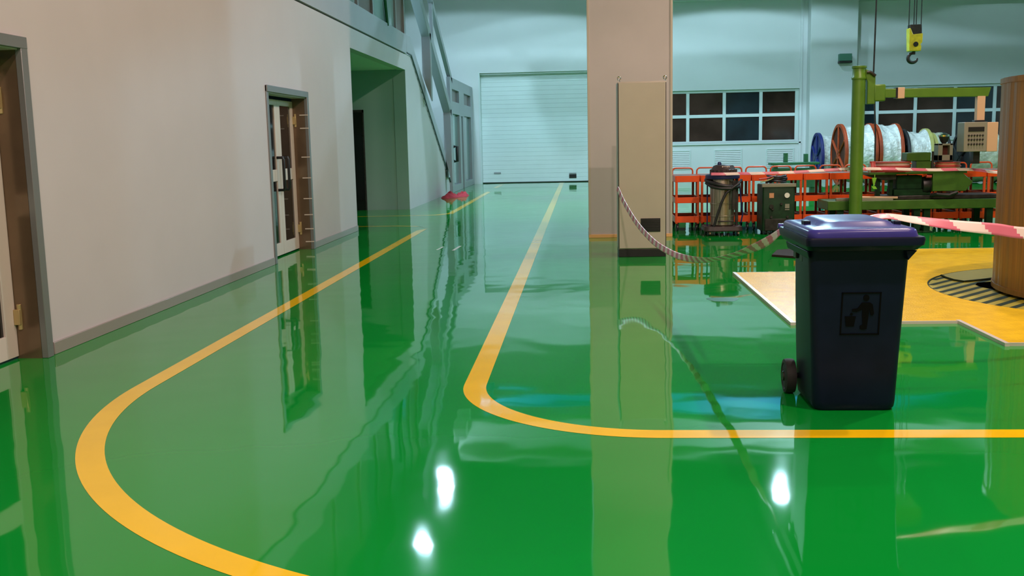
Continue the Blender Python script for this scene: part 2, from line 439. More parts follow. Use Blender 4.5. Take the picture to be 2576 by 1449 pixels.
# ------------------------------------------------------------------ staircase
stair = thing('staircase', 'grey steel staircase with box-section rails running down from the upper floor', 'staircase', (XW - 1.1, 33, 0))
def zs(y): return 3.79 - 0.492 * (y - 25.46)
X0, X1 = XW - 0.0, XW + 0.034
MB().prism([(X0, 24.78, 3.80), (X0, 25.46, zs(25.46)), (X0, 33.1, zs(33.1) + 0.03), (X0, 33.1, 0.02 + 0.40), (X0, 25.33, 4.215), (X0, 24.78, 4.215)], (0.034, 0, 0)).build('stringer', 'fascia', stair, 0.004)
MB().prism([(X1 - 0.02, 24.78, 3.772), (X1 - 0.02, 25.46, zs(25.46) - 0.03), (X1 - 0.02, 33.1, 0.0), (X1 - 0.02, 33.1, zs(33.1) + 0.03), (X1 - 0.02, 25.46, zs(25.46)), (X1 - 0.02, 24.78, 3.80)], (0.03, 0, 0)).build('stringer_shadow_line', 'edge_shade', stair)  # thin dark strip painted in place of the shadow along the stringer
tr = MB()
N = 24
for i in range(N):
    y = 25.3 + (33.0 - 25.3) * i / N
    z = zs(y) + 0.28 - 0.05
    tr.box(XW - 2.2, XW + 0.0, y, y + 0.33, z - 0.04, z)
tr.build('tread', 'grey_metal', stair)
def zb1(y): return 4.42 - 0.48 * (y - 27.35)
def slope_beam(fn, ya, yb, x0, x1, h, name, m='light_grey'):
    MB().hexa([(x0, ya, fn(ya)), (x1, ya, fn(ya)), (x1, yb, fn(yb)), (x0, yb, fn(yb))],
              [(x0, ya, fn(ya) + h), (x1, ya, fn(ya) + h), (x1, yb, fn(yb) + h), (x0, yb, fn(yb) + h)]).build(name, m, stair, 0.006)
slope_beam(zb1, 24.8, 31.55, XW, XW + 0.23, 0.30, 'rail_beam')
slope_beam(lambda y: 5.16 - 0.49 * (y - 29.56), 25.2, 33.0, XW - 0.02, XW + 0.10, 0.22, 'rail_beam')
MB().hexa([(XW, 27.35, 3.40), (XW + 0.23, 27.35, 2.72), (XW + 0.23, 27.6, 2.72), (XW, 27.6, 3.40)], [(q[0], q[1], zb1(27.35) + 0.1) for q in ((XW, 27.35), (XW + 0.23, 27.35), (XW + 0.23, 27.6), (XW, 27.6))]).build('post', 'light_grey', stair, 0.006)
MB().hexa([(XW, 31.3, 1.25), (XW + 0.23, 31.3, 0.25), (XW + 0.23, 31.55, 0.25), (XW, 31.55, 1.25)], [(q[0], q[1], zb1(31.3) + 0.1) for q in ((XW, 31.3), (XW + 0.23, 31.3), (XW + 0.23, 31.55), (XW, 31.55))]).build('post', 'light_grey', stair, 0.006)
MB().box(XW - 0.0, XW + 0.1, 28.9, 29.05, zb1(28.9) + 0.25, 5.55).build('post', 'light_grey', stair, 0.004)
MB().box(XW + 0.02, XW + 0.08, 31.55, 32.45, zs(32.5) + 0.2, 2.55).build('infill_panel', 'pale_glass', stair)

# glazed aluminium screen with door at the stair foot
XP = XW + 0.1
d4 = thing('door_4', 'grey framed glass screen with a door between stair foot and roller door', 'door', (XP, 36, 0), None, 'structure')
fr = MB()
for y0, y1, z0, z1 in ((32.4, 32.85, 0, 3.68), (34.75, 36.2, 2.5, 3.68), (34.75, 35.25, 0, 2.5), (35.75, 36.2, 0, 2.5), (38.4, 39.1, 0, 3.68),
                       (32.85, 34.75, 3.32, 3.68), (36.2, 38.4, 3.32, 3.68), (32.85, 34.75, 2.53, 2.93), (36.2, 38.4, 2.53, 2.93),
                       (32.85, 34.75, 0, 0.22), (36.2, 38.4, 0, 0.22)):
    fr.box(XP - 0.12, XP, y0, y1, z0, z1)
fr.build('door_frame', 'light_grey', d4, 0.006)
MB().box(XP - 0.1, XP - 0.09, 32.85, 34.75, 0.2, 2.55).box(XP - 0.1, XP - 0.09, 35.25, 35.75, 0.0, 2.5).box(XP - 0.1, XP - 0.09, 36.2, 38.4, 0.2, 2.55).build('pane', 'pale_glass', d4)
MB().box(XP - 0.1, XP - 0.09, 32.85, 34.75, 2.9, 3.34).box(XP - 0.1, XP - 0.09, 36.2, 38.4, 2.9, 3.34).build('transom_pane', 'brown_panel', d4)
MB().tube([(XP - 0.05, 33.2, 1.0), (XP + 0.07, 33.2, 1.0), (XP + 0.07, 33.2, 1.47), (XP - 0.05, 33.2, 1.47)], 0.05, 8).build('pull_handle', 'black', d4)

# ------------------------------------------------------------------ roller door, windows, vents in the end wall
d6 = thing('door_5', 'white ribbed roller door in the end wall', 'door', (-1.5, YB + 0.3, 0), None, 'structure')
sl = MB()
YD = YB + 0.30
z = 0.03
while z < ROZ + 0.1:
    h = 0.334
    for q in range(2):
        zz = z + q * h / 2
        sl.prism([(ROX0, YD, zz), (ROX0, YD, zz + h / 2 - 0.016), (ROX0, YD + 0.012, zz + h / 2 - 0.008), (ROX0, YD, zz + h / 2), (ROX0, YD + 0.05, zz + h / 2), (ROX0, YD + 0.05, zz)], (ROX1 - ROX0, 0, 0))
    z += h
sl.build('door_leaf', 'roller', d6, angle=10)
MB().box(ROX0, ROX1, YD - 0.01, YD + 0.06, 0, 0.035).build('bottom_seal', 'black', d6)
MB().box(ROX0 - 0.0, ROX0 + 0.06, YB - 0.01, YD + 0.03, 0, ROZ).box(ROX0, ROX1, YB + 0.1, YD + 0.03, ROZ - 0.06, ROZ).build('door_frame', 'window_white', d6)
MB().box(-3.37, -3.1, YD - 0.02, YD, 0.36, 0.425).build('handle', 'light_grey', d6, 0.005)
MB().box(-0.44, -0.16, YD - 0.02, YD, 0.145, 0.30).build('vent', 'black', d6, 0.005)
MB().box(-0.44, -0.16, YD - 0.02, YD, 0.325, 0.35).build('handle', 'light_grey', d6, 0.005)

def big_window(name, x0, x1, mulls, label, zm=2.39):
    root = thing(name, label, 'window', ((x0 + x1) / 2, YB, W1Z0), None, 'structure')
    f = MB()
    f.box(x0, x0 + 0.09, YB + 0.09, YB + 0.21, W1Z0, W1Z1).box(x1 - 0.13, x1, YB + 0.09, YB + 0.21, W1Z0, W1Z1)
    f.box(x0, x1, YB + 0.095, YB + 0.205, W1Z1 - 0.1, W1Z1).box(x0, x1, YB + 0.095, YB + 0.205, W1Z0, W1Z0 + 0.08)
    f.box(x0, x1, YB + 0.105, YB + 0.195, zm - 0.06, zm + 0.06)
    for x in mulls:
        f.box(x - 0.06, x + 0.06, YB + 0.1, YB + 0.2, W1Z0, W1Z1)
    f.build('window_frame', 'window_white', root, 0.006)
    xs = [x0] + list(mulls) + [x1]
    pm = MB()
    for i in range(len(xs) - 1):
        pm.box(xs[i], xs[i + 1], YB + 0.145, YB + 0.155, W1Z0, W1Z1, mi=1 if i % 3 == (0 if name == 'window_2' else 2) else 0)
    pm.build('pane', ['brown_glass', 'blue_glass'], root)
    MB().box(x0 - 0.05, x1 + 0.1, YB - 0.06, YB + 0.2, W1Z0 - 0.06, W1Z0).build('window_sill', 'window_white', root, 0.006)
    return root
big_window('window_1', W1X0, W1X1, (4.1, 5.47, 6.84), 'dark night window behind the row of orange carts')
big_window('window_2', W2X0, W2X1, (11.15, 12.55, 13.99, 15.43, 16.9, 18.3, 19.7), 'dark night window behind the wrapped cable reels')

vents = [(3.49, 4.2, 'white louvred vent under the window, next to the beige pillar'),
         (5.08, 6.13, 'white louvred vent under the window, behind the vacuum cleaner'),
         (7.02, 8.08, 'white louvred vent under the window, beside the wall column')]
for x0, x1, lab in vents:
    v = thing('louvre_vent', lab, 'vent', ((x0 + x1) / 2, YB, 0.4), 'louvred wall vents under the window')
    xa = x1 - 1.05
    MB().box(xa, x1, YB - 0.03, YB, 0.4, 0.45).box(xa, x1, YB - 0.03, YB, 1.08, 1.13).box(xa, xa + 0.05, YB - 0.03, YB, 0.45, 1.08).box(x1 - 0.05, x1, YB - 0.03, YB, 0.45, 1.08).build('frame', 'window_white', v, 0.004)
    lv = MB()
    for k in range(9):
        z = 0.47 + k * 0.068
        lv.hexa([(xa + 0.05, YB - 0.028, z), (x1 - 0.05, YB - 0.028, z), (x1 - 0.05, YB - 0.002, z + 0.045), (xa + 0.05, YB - 0.002, z + 0.045)],
                [(xa + 0.05, YB - 0.028, z + 0.012), (x1 - 0.05, YB - 0.028, z + 0.012), (x1 - 0.05, YB - 0.002, z + 0.057), (xa + 0.05, YB - 0.002, z + 0.057)])
    lv.build('louvre', 'white_wall', v)

wbx = thing('wall_box', 'small grey green box mounted on the white wall column', 'box', (9.75, 38.6, 4.2))
MB().box(9.50, 9.94, 38.40, 38.65, 4.26, 4.52).build('housing', 'wallbox', wbx, 0.01)
MB().box(9.49, 9.95, 38.38, 38.65, 4.18, 4.26).build('lower_cover', 'dark_steel', wbx, 0.01)

# ------------------------------------------------------------------ lamps and cranes under the roof
def lamp(x, y, watt, col, ang, lab, grp):
    t = thing('high_bay_lamp', lab, 'lamp', (x, y, LAMP_Z), grp)
    MB().lathe([(0.07, 0.42), (0.11, 0.40), (0.13, 0.30), (0.30, 0.02), (0.31, 0.0), (0.295, 0.0), (0.12, 0.28), (0.0001, 0.29)], (x, y, LAMP_Z), n=28).build('lamp_shade', 'lamp_shade', t)
    MB().lathe([(0.0001, 0.045), (0.24, 0.045), (0.24, 0.035), (0.0001, 0.03)], (x, y, LAMP_Z), n=24).build('lens', 'lamp_cool' if col == COOL else 'lamp_warm', t)
    MB().cyl((x, y, LAMP_Z + 0.4), (x, y, 11), 0.02, n=8).build('hanging_rod', 'lamp_shade', t)
    l = bpy.data.lights.new('lamp_light', 'SPOT')
    l.energy = watt * 1.0
    l.color = col
    l.spot_size = math.radians(ang)
    l.spot_blend = 0.05
    l.shadow_soft_size = 0.16
    o = bpy.data.objects.new('lamp_light', l)
    C.objects.link(o)
    o.parent = t
    o.location = (0, 0, 0.0)
    return t
for x, y, wt, col, ang in LAMPS:
    lamp(x, y, wt, col, ang, 'bell-shaped hall lamp hanging from the dark roof', 'high bay lamps under the roof')  # label also covers the added row near the end wall

def girder(name, y, z0, z1, m, lab, x0=-3.3, x1=23.9):
    g = thing(name, lab, 'crane', ((x0 + x1) / 2, y, z0), None)
    MB().box(x0, x1, y, y + 0.12, z0 + 0.06, z1 - 0.06).build('web', m, g)
    MB().box(x0, x1, y - 0.1, y + 0.22, z1 - 0.06, z1).box(x0, x1, y - 0.1, y + 0.22, z0, z0 + 0.06).build('flange', m, g)
    MB().box(x0 - 0.1, x0 + 0.25, y - 0.5, y + 0.6, z0 - 0.05, z0 + 0.35).build('end_carriage', m, g, 0.02)
    return g
girder('crane_girder', 26.0, 5.75, 6.75, 'crane_white', 'pale overhead crane girder spanning the hall')
girder('crane_girder', 33.0, 6.85, 7.4, 'crane_blue', 'blue overhead crane girder near the end wall')

hk = thing('crane_hook', 'yellow hook block hanging on wire ropes from the overhead crane', 'hook', (7.58, 24.0, 3.17))
hx, hy = 7.585, 24.0
MB().prism([(hx - 0.13, hy - 0.09, 4.02), (hx + 0.13, hy - 0.09, 4.02), (hx + 0.14, hy - 0.09, 3.80), (hx - 0.13, hy - 0.09, 3.78)], (0, 0.18, 0)).build('sheave_guard', 'dark_steel', hk, 0.01)
MB().prism([(hx - 0.15, hy - 0.11, 3.94), (hx - 0.12, hy - 0.11, 3.94), (hx - 0.06, hy - 0.11, 3.80), (hx + 0.155, hy - 0.11, 3.82), (hx + 0.15, hy - 0.11, 3.62), (hx + 0.11, hy - 0.11, 3.58), (hx + 0.13, hy - 0.11, 3.54),
            (hx + 0.125, hy - 0.11, 3.43), (hx - 0.13, hy - 0.11, 3.43), (hx - 0.14, hy - 0.11, 3.60)], (0, 0.22, 0)).build('block', 'hook_yellow', hk, 0.012)
MB().cyl((hx, hy - 0.13, 3.58), (hx, hy - 0.10, 3.58), 0.055, n=16).build('axle_cap', 'black', hk)
MB().cyl((hx, hy, 3.44), (hx, hy, 3.36), 0.035, n=12).tube(
    [(hx, hy, 3.40)] + [(hx - 0.02 + 0.105 * math.sin(a), hy, 3.285 + 0.105 * math.cos(a)) for a in [-0.1 - i * 0.27 for i in range(18)]],
    [0.03] + [0.03 + 0.012 * math.sin(PI * min(1, i / 14)) for i in range(15)] + [0.028, 0.022, 0.012], 10).build('hook', 'dark_steel', hk)
rp = MB()
for dx in (-0.13, -0.02, 0.03, 0.14):
    rp.cyl((hx + dx, hy, 3.9), (hx + dx, hy, 7.2), 0.011, n=6)
rp.build('wire_rope', 'dark_steel', hk)
tro = thing('hoist_trolley', 'hoist trolley carrying the yellow hook block', 'hoist', (7.6, 24.0, 7.2))
MB().box(7.2, 8.0, 23.6, 24.4, 7.2, 7.7).build('housing', 'hook_yellow', tro, 0.02)
MB().box(7.3, 7.9, 24.3, 26.05, 7.62, 7.7).build('arm', 'dark_steel', tro)
pc = MB().tube([(5.61, 20.0, 11.0), (5.61, 20.0, 7.0), (5.60, 20.0, 4.1), (5.585, 20.0, 2.65), (5.62, 20.0, 2.2), (5.655, 20.0, 1.6), (5.66, 20.0, 0.95)], 0.016, 6)
pco = thing('pendant_cable', 'thin dark crane pendant cable hanging down behind the green pole', 'cable', (5.66, 20.0, 0.75))
pc.build('cable', 'dark_steel', pco)
MB().box(5.62, 5.70, 19.96, 20.04, 0.75, 0.97).build('control_pendant', 'lime', pco, 0.01)

# ------------------------------------------------------------------ control cabinet in front of the pillar
cb = thing('control_cabinet', 'tall narrow beige control cabinet with black vent in front of the pillar', 'cabinet', (0.83, 14.1, 0))
cx0, cx1, cy0, cy1 = 0.507, 1.157, 13.8, 14.35
MB().box(cx0 + 0.005, cx1 - 0.005, cy0 + 0.01, cy1, 0, 0.105).build('plinth', 'black', cb, 0.004)
MB().box(cx0, cx1, cy0 + 0.02, cy1, 0.105, 2.36).build('body', 'cabinet', cb, 0.006)
dr = MB().box(cx0 + 0.012, cx1 - 0.012, cy0, cy0 + 0.018, 0.118, 2.345).build('door', 'cabinet', cb, 0.005)
MB().box(cx0 + 0.002, cx0 + 0.011, cy0 + 0.008, cy0 + 0.021, 0.12, 2.34).box(cx1 - 0.011, cx1 - 0.002, cy0 + 0.008, cy0 + 0.021, 0.12, 2.34).build('door_seal', 'black', cb)
vt = MB().box(0.81, 1.075, cy0 - 0.012, cy0, 0.345, 0.527)
for k in range(7):
    vt.box(0.822, 1.063, cy0 - 0.02, cy0 - 0.012, 0.362 + k * 0.022, 0.372 + k * 0.022)
vt.build('vent', 'black', dr, 0.002)
for ex in (0.53, 1.14):
    MB().cyl((ex, cy0 + 0.06, 2.36), (ex, cy0 + 0.06, 2.39), 0.014, n=10).tube([(ex + 0.022 * math.cos(a), cy0 + 0.06, 2.405 + 0.022 * math.sin(a)) for a in [2 * PI * i / 14 for i in range(14)]], 0.007, 8, True).build('lifting_eye', 'chrome', cb)

# ------------------------------------------------------------------ wheeled bin
bn = thing('wheeled_bin', 'dark blue wheeled rubbish bin with violet lid on the green floor', 'bin', (1.56, 6.1, 0))
def rring(x0, x1, y0, y1, r, z, n=5):
    pts = []
    for (cx, cy, a0) in ((x1 - r, y1 - r, 0), (x0 + r, y1 - r, PI / 2), (x0 + r, y0 + r, PI), (x1 - r, y0 + r, 1.5 * PI)):
        for k in range(n + 1):
            a = a0 + PI / 2 * k / n
            pts.append(Vector((cx + r * math.cos(a), cy + r * math.sin(a), z)))
    return pts
def body_ring(t, inset=0.0):
    L = lambda a, b: a + (b - a) * t
    pts = rring(L(1.342, 1.272) + inset, L(1.818, 1.838) - inset, L(5.84, 5.725) + inset, L(6.33, 6.40) - inset, L(0.055, 0.05), 0.97 * t)
    for q in pts:                      # the tank narrows towards its back
        q.x = 1.58 + (q.x - 1.58) * (1 - 0.20 * t * (q.y - 5.72) / 0.68)
    return pts
mb = MB()
mb.loft([[p + Vector((0, 0, 0.0)) for p in rring(1.362, 1.80, 5.86, 6.31, 0.05, 0.0)], rring(1.345, 1.816, 5.843, 6.328, 0.055, 0.02)] + [body_ring(t) for t in (0.06, 0.3, 0.6, 0.85, 0.97, 1.0)])
body = mb.build('body', 'bin', bn)
ax = MB().cyl((1.27, 6.29, 0.108), (1.90, 6.29, 0.108), 0.018, n=12).build('axle', 'dark_steel', bn)
for xa, s in ((1.262, 1), (1.842, 1)):
    wp = [(0.03, 0.0), (0.045, -0.006), (0.075, 0.002), (0.085, -0.004), (0.104, 0.0), (0.108, 0.012), (0.108, 0.045), (0.104, 0.058), (0.085, 0.062), (0.075, 0.056), (0.045, 0.064), (0.03, 0.058)]
    wh = MB().lathe(wp, (xa, 6.29, 0.108), 'X', 32).build('wheel', 'rubber', bn)
    MB().lathe([(0.028, -0.012), (0.034, -0.002), (0.034, 0.06), (0.028, 0.07)], (xa, 6.29, 0.108), 'X', 18).build('hub', 'dark_steel', wh)
rim = MB().loft([rring(1.30, 1.84, 5.70, 6.42, 0.05, 0.955), rring(1.262, 1.862, 5.665, 6.45, 0.045, 0.962), rring(1.250, 1.880, 5.65, 6.46, 0.04, 0.985),
                 rring(1.246, 1.888, 5.645, 6.462, 0.04, 0.988), rring(1.242, 1.892, 5.64, 6.465, 0.035, 1.022), rring(1.246, 1.888, 5.645, 6.46, 0.035, 1.034)])
rim.build('rim', 'bin', bn)
MB().prism([(1.80, 5.70, 0.955), (1.86, 5.70, 0.955), (1.812, 5.70, 0.90)], (0, 0.62, 0)).build('rim_gusset', 'bin', bn, 0.004)
MB().prism([(1.275, 5.72, 0.955), (1.262, 5.72, 0.955), (1.275, 5.72, 0.91)], (0, 0.6, 0)).build('rim_gusset', 'bin', bn, 0.004)
lid = MB().loft([rring(1.262, 1.868, 5.668, 6.44, 0.06, 1.034), rring(1.258, 1.862, 5.668, 6.44, 0.06, 1.050), rring(1.262, 1.858, 5.672, 6.435, 0.06, 1.068), rring(1.272, 1.850, 5.685, 6.43, 0.06, 1.077),
                 rring(1.305, 1.822, 5.74, 6.41, 0.07, 1.080), rring(1.36, 1.785, 5.82, 6.395, 0.08, 1.084), rring(1.385, 1.765, 5.86, 6.385, 0.08, 1.104), rring(1.41, 1.745, 5.90, 6.37, 0.07, 1.110)])
lo = lid.build('lid', 'bin_lid', bn, angle=55)
for kx in (1.325, 1.815):
    MB().box(kx - 0.018, kx + 0.022, 5.93 if kx > 1.5 else 6.02, 6.00 if kx > 1.5 else 6.10, 1.072, 1.102).build('lid_catch', 'bin', lo, 0.006)
hd = MB()
for kx in (1.295, 1.845):
    hd.box(kx - 0.022, kx + 0.022, 6.42, 6.52, 1.00, 1.045)
hd.cyl((1.25, 6.51, 1.03), (1.89, 6.51, 1.03), 0.018, n=12)
hd.build('handle', 'bin_lid', bn, 0.004)
for yy in (6.02, 6.2):
    MB().box(1.30, 1.318, yy, yy + 0.07, 0.86, 0.955).build('side_recess', 'black', bn, 0.004)
# emblem: square outline with a figure dropping litter, on the front face
def fy(z): return 5.84 + (5.725 - 5.84) * z / 0.97
def emb(pts, d=0.004):
    a = [(x, fy(z) - d, z) for x, z in pts]
    return a
em = MB()
ex0, ex1, ez0, ez1 = 1.468, 1.688, 0.465, 0.715
tk = 0.008
for q in ([(ex0, ez0), (ex1, ez0), (ex1, ez0 + tk), (ex0, ez0 + tk)], [(ex0, ez1 - tk), (ex1, ez1 - tk), (ex1, ez1), (ex0, ez1)],
          [(ex0, ez0), (ex0 + tk, ez0), (ex0 + tk, ez1), (ex0, ez1)], [(ex1 - tk, ez0), (ex1, ez0), (ex1, ez1), (ex1 - tk, ez1)]):
    em.prism(emb(q), (0, 0.006, 0))
mx = 1.605
em.prism(emb([(mx + 0.017 * math.cos(a), 0.682 + 0.019 * math.sin(a)) for a in [2 * PI * i / 16 for i in range(16)]]), (0, 0.006, 0))
em.prism(emb([(mx - 0.022, 0.655), (mx + 0.022, 0.655), (mx + 0.037, 0.645), (mx + 0.048, 0.59), (mx + 0.04, 0.578), (mx + 0.028, 0.582), (mx + 0.02, 0.62), (mx + 0.018, 0.575), (mx + 0.012, 0.50), (mx - 0.008, 0.495),
              (mx - 0.026, 0.50), (mx - 0.026, 0.52), (mx - 0.012, 0.525), (mx - 0.018, 0.58), (mx - 0.018, 0.615), (mx - 0.05, 0.60), (mx - 0.075, 0.603), (mx - 0.075, 0.617), (mx - 0.045, 0.622)]), (0, 0.006, 0))
em.prism(emb([(1.50, 0.515), (1.545, 0.515), (1.553, 0.575), (1.492, 0.575)]), (0, 0.005, 0))
em.prism(emb([(1.525, 0.596), (1.537, 0.59), (1.531, 0.578), (1.519, 0.584)]), (0, 0.005, 0))
em.build('emblem', 'bin_mark', body)

# ------------------------------------------------------------------ turntable platform and drum
DC = Vector((5.606, 10.069, 0)); DR = 1.485
PC = Vector((5.415, 10.26, 0)); PR = 1.86
PZ = 0.022
pf = thing('floor_platform', 'yellow stepped tread plate platform lying around the brown drum', 'platform', (3.5, 10, 0))
outer = [(1.80, 8.62), (3.19, 8.62), (3.19, 7.68), (7.9, 7.68), (7.9, 14.12), (3.19, 14.12), (3.19, 11.88), (1.80, 11.88)]
def plate_with_hole(outer, c, r, z, n=96):
    """quad strips between the hole ring and the outline, by angle"""
    def hit(a):
        d = Vector((math.cos(a), math.sin(a)))
        best = None
        m = len(outer)
        for i in range(m):
            p, q = Vector(outer[i]), Vector(outer[(i + 1) % m])
            e = q - p
            den = d.x * e.y - d.y * e.x
            if abs(den) < 1e-9: continue
            w_ = p - c.xy
            t = (w_.x * e.y - w_.y * e.x) / den
            u = (w_.x * d.y - w_.y * d.x) / den
            if t > 0 and -1e-6 <= u <= 1 + 1e-6 and (best is None or t > best): best = t
        return c.xy + d * best
    angs = sorted([2 * PI * i / n for i in range(n)] + [(math.atan2(y - c.y, x - c.x) % (2 * PI)) for x, y in outer])
    vi = [(c.x + r * math.cos(a), c.y + r * math.sin(a), z) for a in angs]
    vo = [(*hit(a), z) for a in angs]
    k = len(angs)
    return vi + vo, [(i, (i + 1) % k, k + (i + 1) % k, k + i) for i in range(k)]
# the outline is split into a rectangle with the hole and two flat arms, so every strip stays inside
pm = MB()
core = [(3.19, 7.68), (7.9, 7.68), (7.9, 14.12), (3.19, 14.12)]
v_, f_ = plate_with_hole(core, PC, PR, PZ)
pm.add(v_, f_)
pm.box(1.80, 3.19, 8.62, 11.88, 0.0, PZ)
pm.build('tread_plate', 'plate_yellow', pf)
eg = MB()
ring = outer
for i in range(len(ring)):
    (xa, ya), (xb, yb) = ring[i], ring[(i + 1) % len(ring)]
    wd_ = 0.03
    x0, x1, y0, y1 = min(xa, xb), max(xa, xb), min(ya, yb), max(ya, yb)
    if x0 == x1:
        eg.box(x0 - wd_, x0 + 0.005, y0 - wd_, y1 + wd_, 0, PZ + 0.004) if x0 < 5 else eg.box(x0, x0 + wd_, y0, y1, 0, PZ + 0.004)
    else:
        eg.box(x0, x1, y0 - (0.015 if y0 < 10 else 0), y0 + (0.0 if y0 < 10 else 0.015), 0, PZ + 0.002)
eg.build('edge_strip', 'plate_edge', pf)

tt = thing('turntable', 'olive slatted turntable disc in the platform under the brown drum', 'turntable', (PC.x, PC.y, 0))
n = 72
dm = MB()
dm.lathe([(0.3, 0.002), (0.3, 0.012), (PR - 0.015, 0.012), (PR - 0.015, 0.002)], PC, n=n)
dm.build('disc', 'pit_yellow', tt)
MB().lathe([(PR - 0.012, 0.004), (PR - 0.012, 0.02), (PR + 0.0, 0.02), (PR + 0.0, 0.004)], PC, n=n, closed=True).build('disc_edge', 'pit_black', tt)
sm = MB()
dv = Vector((math.cos(math.radians(46.5)), math.sin(math.radians(46.5)), 0))
nv = Vector((-dv.y, dv.x, 0))
rr_ = PR - 0.03
k = -1.78
while k < 1.8:
    half = math.sqrt(max(0, rr_ ** 2 - k ** 2))
    if half > 0.1:
        a0, a1 = PC + nv * k - dv * half, PC + nv * k + dv * half
        wv = nv * 0.032
        sm.add([a0 - wv + Vector((0, 0, 0.0135)), a1 - wv + Vector((0, 0, 0.0135)), a1 + wv + Vector((0, 0, 0.0135)), a0 + wv + Vector((0, 0, 0.0135))], [(0, 1, 2, 3)])
    k += 0.148
sm.build('slot', 'pit_black', tt)
cv = [Vector((4.0, 11.44, 0)), Vector((3.985, 11.25, 0)), Vector((4.0, 11.05, 0)), Vector((4.06, 10.93, 0)), Vector((4.2, 11.0, 0)), Vector((4.36, 11.09, 0)), Vector((4.6, 11.25, 0)), Vector((5.2, 11.6, 0)), Vector((5.6, 12.09, 0))]
arc_pts = [PC + Vector((math.cos(a), math.sin(a), 0)) * (PR - 0.02) for a in [math.radians(85 + (139.5 - 85) * i / 14) for i in range(15)]]
poly = [p + Vector((0, 0, 0.012)) for p in cv] + [p + Vector((0, 0, 0.012)) for p in arc_pts]
MB().prism(poly, (0, 0, 0.012)).build('cover_plate', 'pit_plate', tt)
lp = [p + Vector((0, 0, 0.025)) for p in cv]
MB().tube(lp, 0.009, 6).build('cover_edge', 'pit_black', tt)
gp = MB()
gp.add([(4.16, 10.42, 0.016), (4.10, 10.6, 0.016), (4.11, 10.75, 0.016), (4.18, 10.88, 0.016), (4.35, 10.95, 0.016), (4.5, 10.6, 0.016), (4.35, 10.3, 0.016)], [(0, 1, 2, 3, 4, 5, 6)])
gp.build('floor_gap', 'void', tt)

dmn = thing('cable_drum', 'huge upright brown drum standing on the olive turntable', 'drum', (DC.x, DC.y, 0))
nb = 132
prof = []
db = MB()
rings = []
for r_, z_ in ((DR - 0.02, 0.04), (DR, 0.04), (DR, 2.115), (DR - 0.03, 2.115), (DR - 0.03, 1.9)):
    rings.append([DC + Vector(((r_ - (0.007 if kk % 3 == 0 else 0)) * math.cos(2 * PI * kk / nb), (r_ - (0.007 if kk % 3 == 0 else 0)) * math.sin(2 * PI * kk / nb), z_)) for kk in range(nb)])
db.loft(rings, cap=True)
db.build('shell', 'drum', dmn, angle=4)
for z_ in (0.037, 2.06):
    MB().lathe([(DR - 0.015, 0), (DR + 0.012, 0), (DR + 0.012, 0.05), (DR - 0.015, 0.05)], DC + Vector((0, 0, z_)), n=96, closed=True).build('hoop', 'drum', dmn)

# ------------------------------------------------------------------ orange three-tier carts
def make_cart(label):
    x0, y0, W_, D_ = 1.625, 17.55, 0.405, 0.82
    t = thing('tool_cart', label, 'cart', (x0, y0, 0), 'orange tool carts in a row')
    for xx, yy in ((x0, y0), (x0 + W_ - 0.04, y0), (x0, y0 + D_ - 0.04), (x0 + W_ - 0.04, y0 + D_ - 0.04)):
        MB().box(xx, xx + 0.04, yy, yy + 0.04, 0.13, 0.955).build('post', 'orange_post', t, 0.004)
    for zb, zt in ((0.845, 0.955), (0.486, 0.585), (0.15, 0.26)):
        tm = MB()
        tm.box(x0 + 0.012, x0 + W_ - 0.012, y0 - 0.006, y0 + 0.006, zb, zt)
        tm.box(x0 + 0.012, x0 + W_ - 0.012, y0 + D_ - 0.006, y0 + D_ + 0.006, zb, zt)
        tm.box(x0 - 0.006, x0 + 0.006, y0, y0 + D_, zb, zt).box(x0 + W_ - 0.006, x0 + W_ + 0.006, y0, y0 + D_, zb, zt)
        tray = tm.build('tray', 'orange', t, 0.003)
        MB().box(x0 + 0.006, x0 + W_ - 0.006, y0 + 0.006, y0 + D_ - 0.006, zt - 0.016 if zt > 0.9 else zb + 0.03, zt - 0.004 if zt > 0.9 else zb + 0.04).build('tray_mat', 'tray_mat' if zt > 0.9 else 'tray_shade', tray)
    hy_ = y0 + D_ + 0.02
    xa, xb, zt = x0 + 0.022, x0 + W_ - 0.022, 1.062
    pts = [(xa, hy_, 0.86), (xa, hy_, 0.98)] + [(xa + 0.06 - 0.06 * math.cos(a), hy_, zt - 0.06 + 0.06 * math.sin(a)) for a in (0, .4, .8, 1.2, 1.57)] + \
          [(xb - 0.06 + 0.06 * math.sin(a), hy_, zt - 0.06 + 0.06 * math.cos(a)) for a in (0, .4, .8, 1.2, 1.57)] + [(xb, hy_, 0.98), (xb, hy_, 0.86)]
    MB().tube(pts, 0.014, 8).build('handle', 'orange_post', t)
    for xx, yy in ((x0 + 0.04, y0 + 0.06), (x0 + W_ - 0.04, y0 + 0.06), (x0 + 0.04, y0 + D_ - 0.06), (x0 + W_ - 0.04, y0 + D_ - 0.06)):
        cm = MB().lathe([(0.015, -0.016), (0.055, -0.014), (0.058, -0.008), (0.058, 0.008), (0.055, 0.014), (0.015, 0.016)], (xx, yy, 0.058), 'X', 18)
        cm.box(xx - 0.024, xx + 0.024, yy - 0.03, yy + 0.02, 0.10, 0.15).box(xx - 0.026, xx - 0.018, yy - 0.012, yy + 0.012, 0.045, 0.12).box(xx + 0.018, xx + 0.026, yy - 0.012, yy + 0.012, 0.045, 0.12)
        cm.build('caster', 'black', t)
    return t
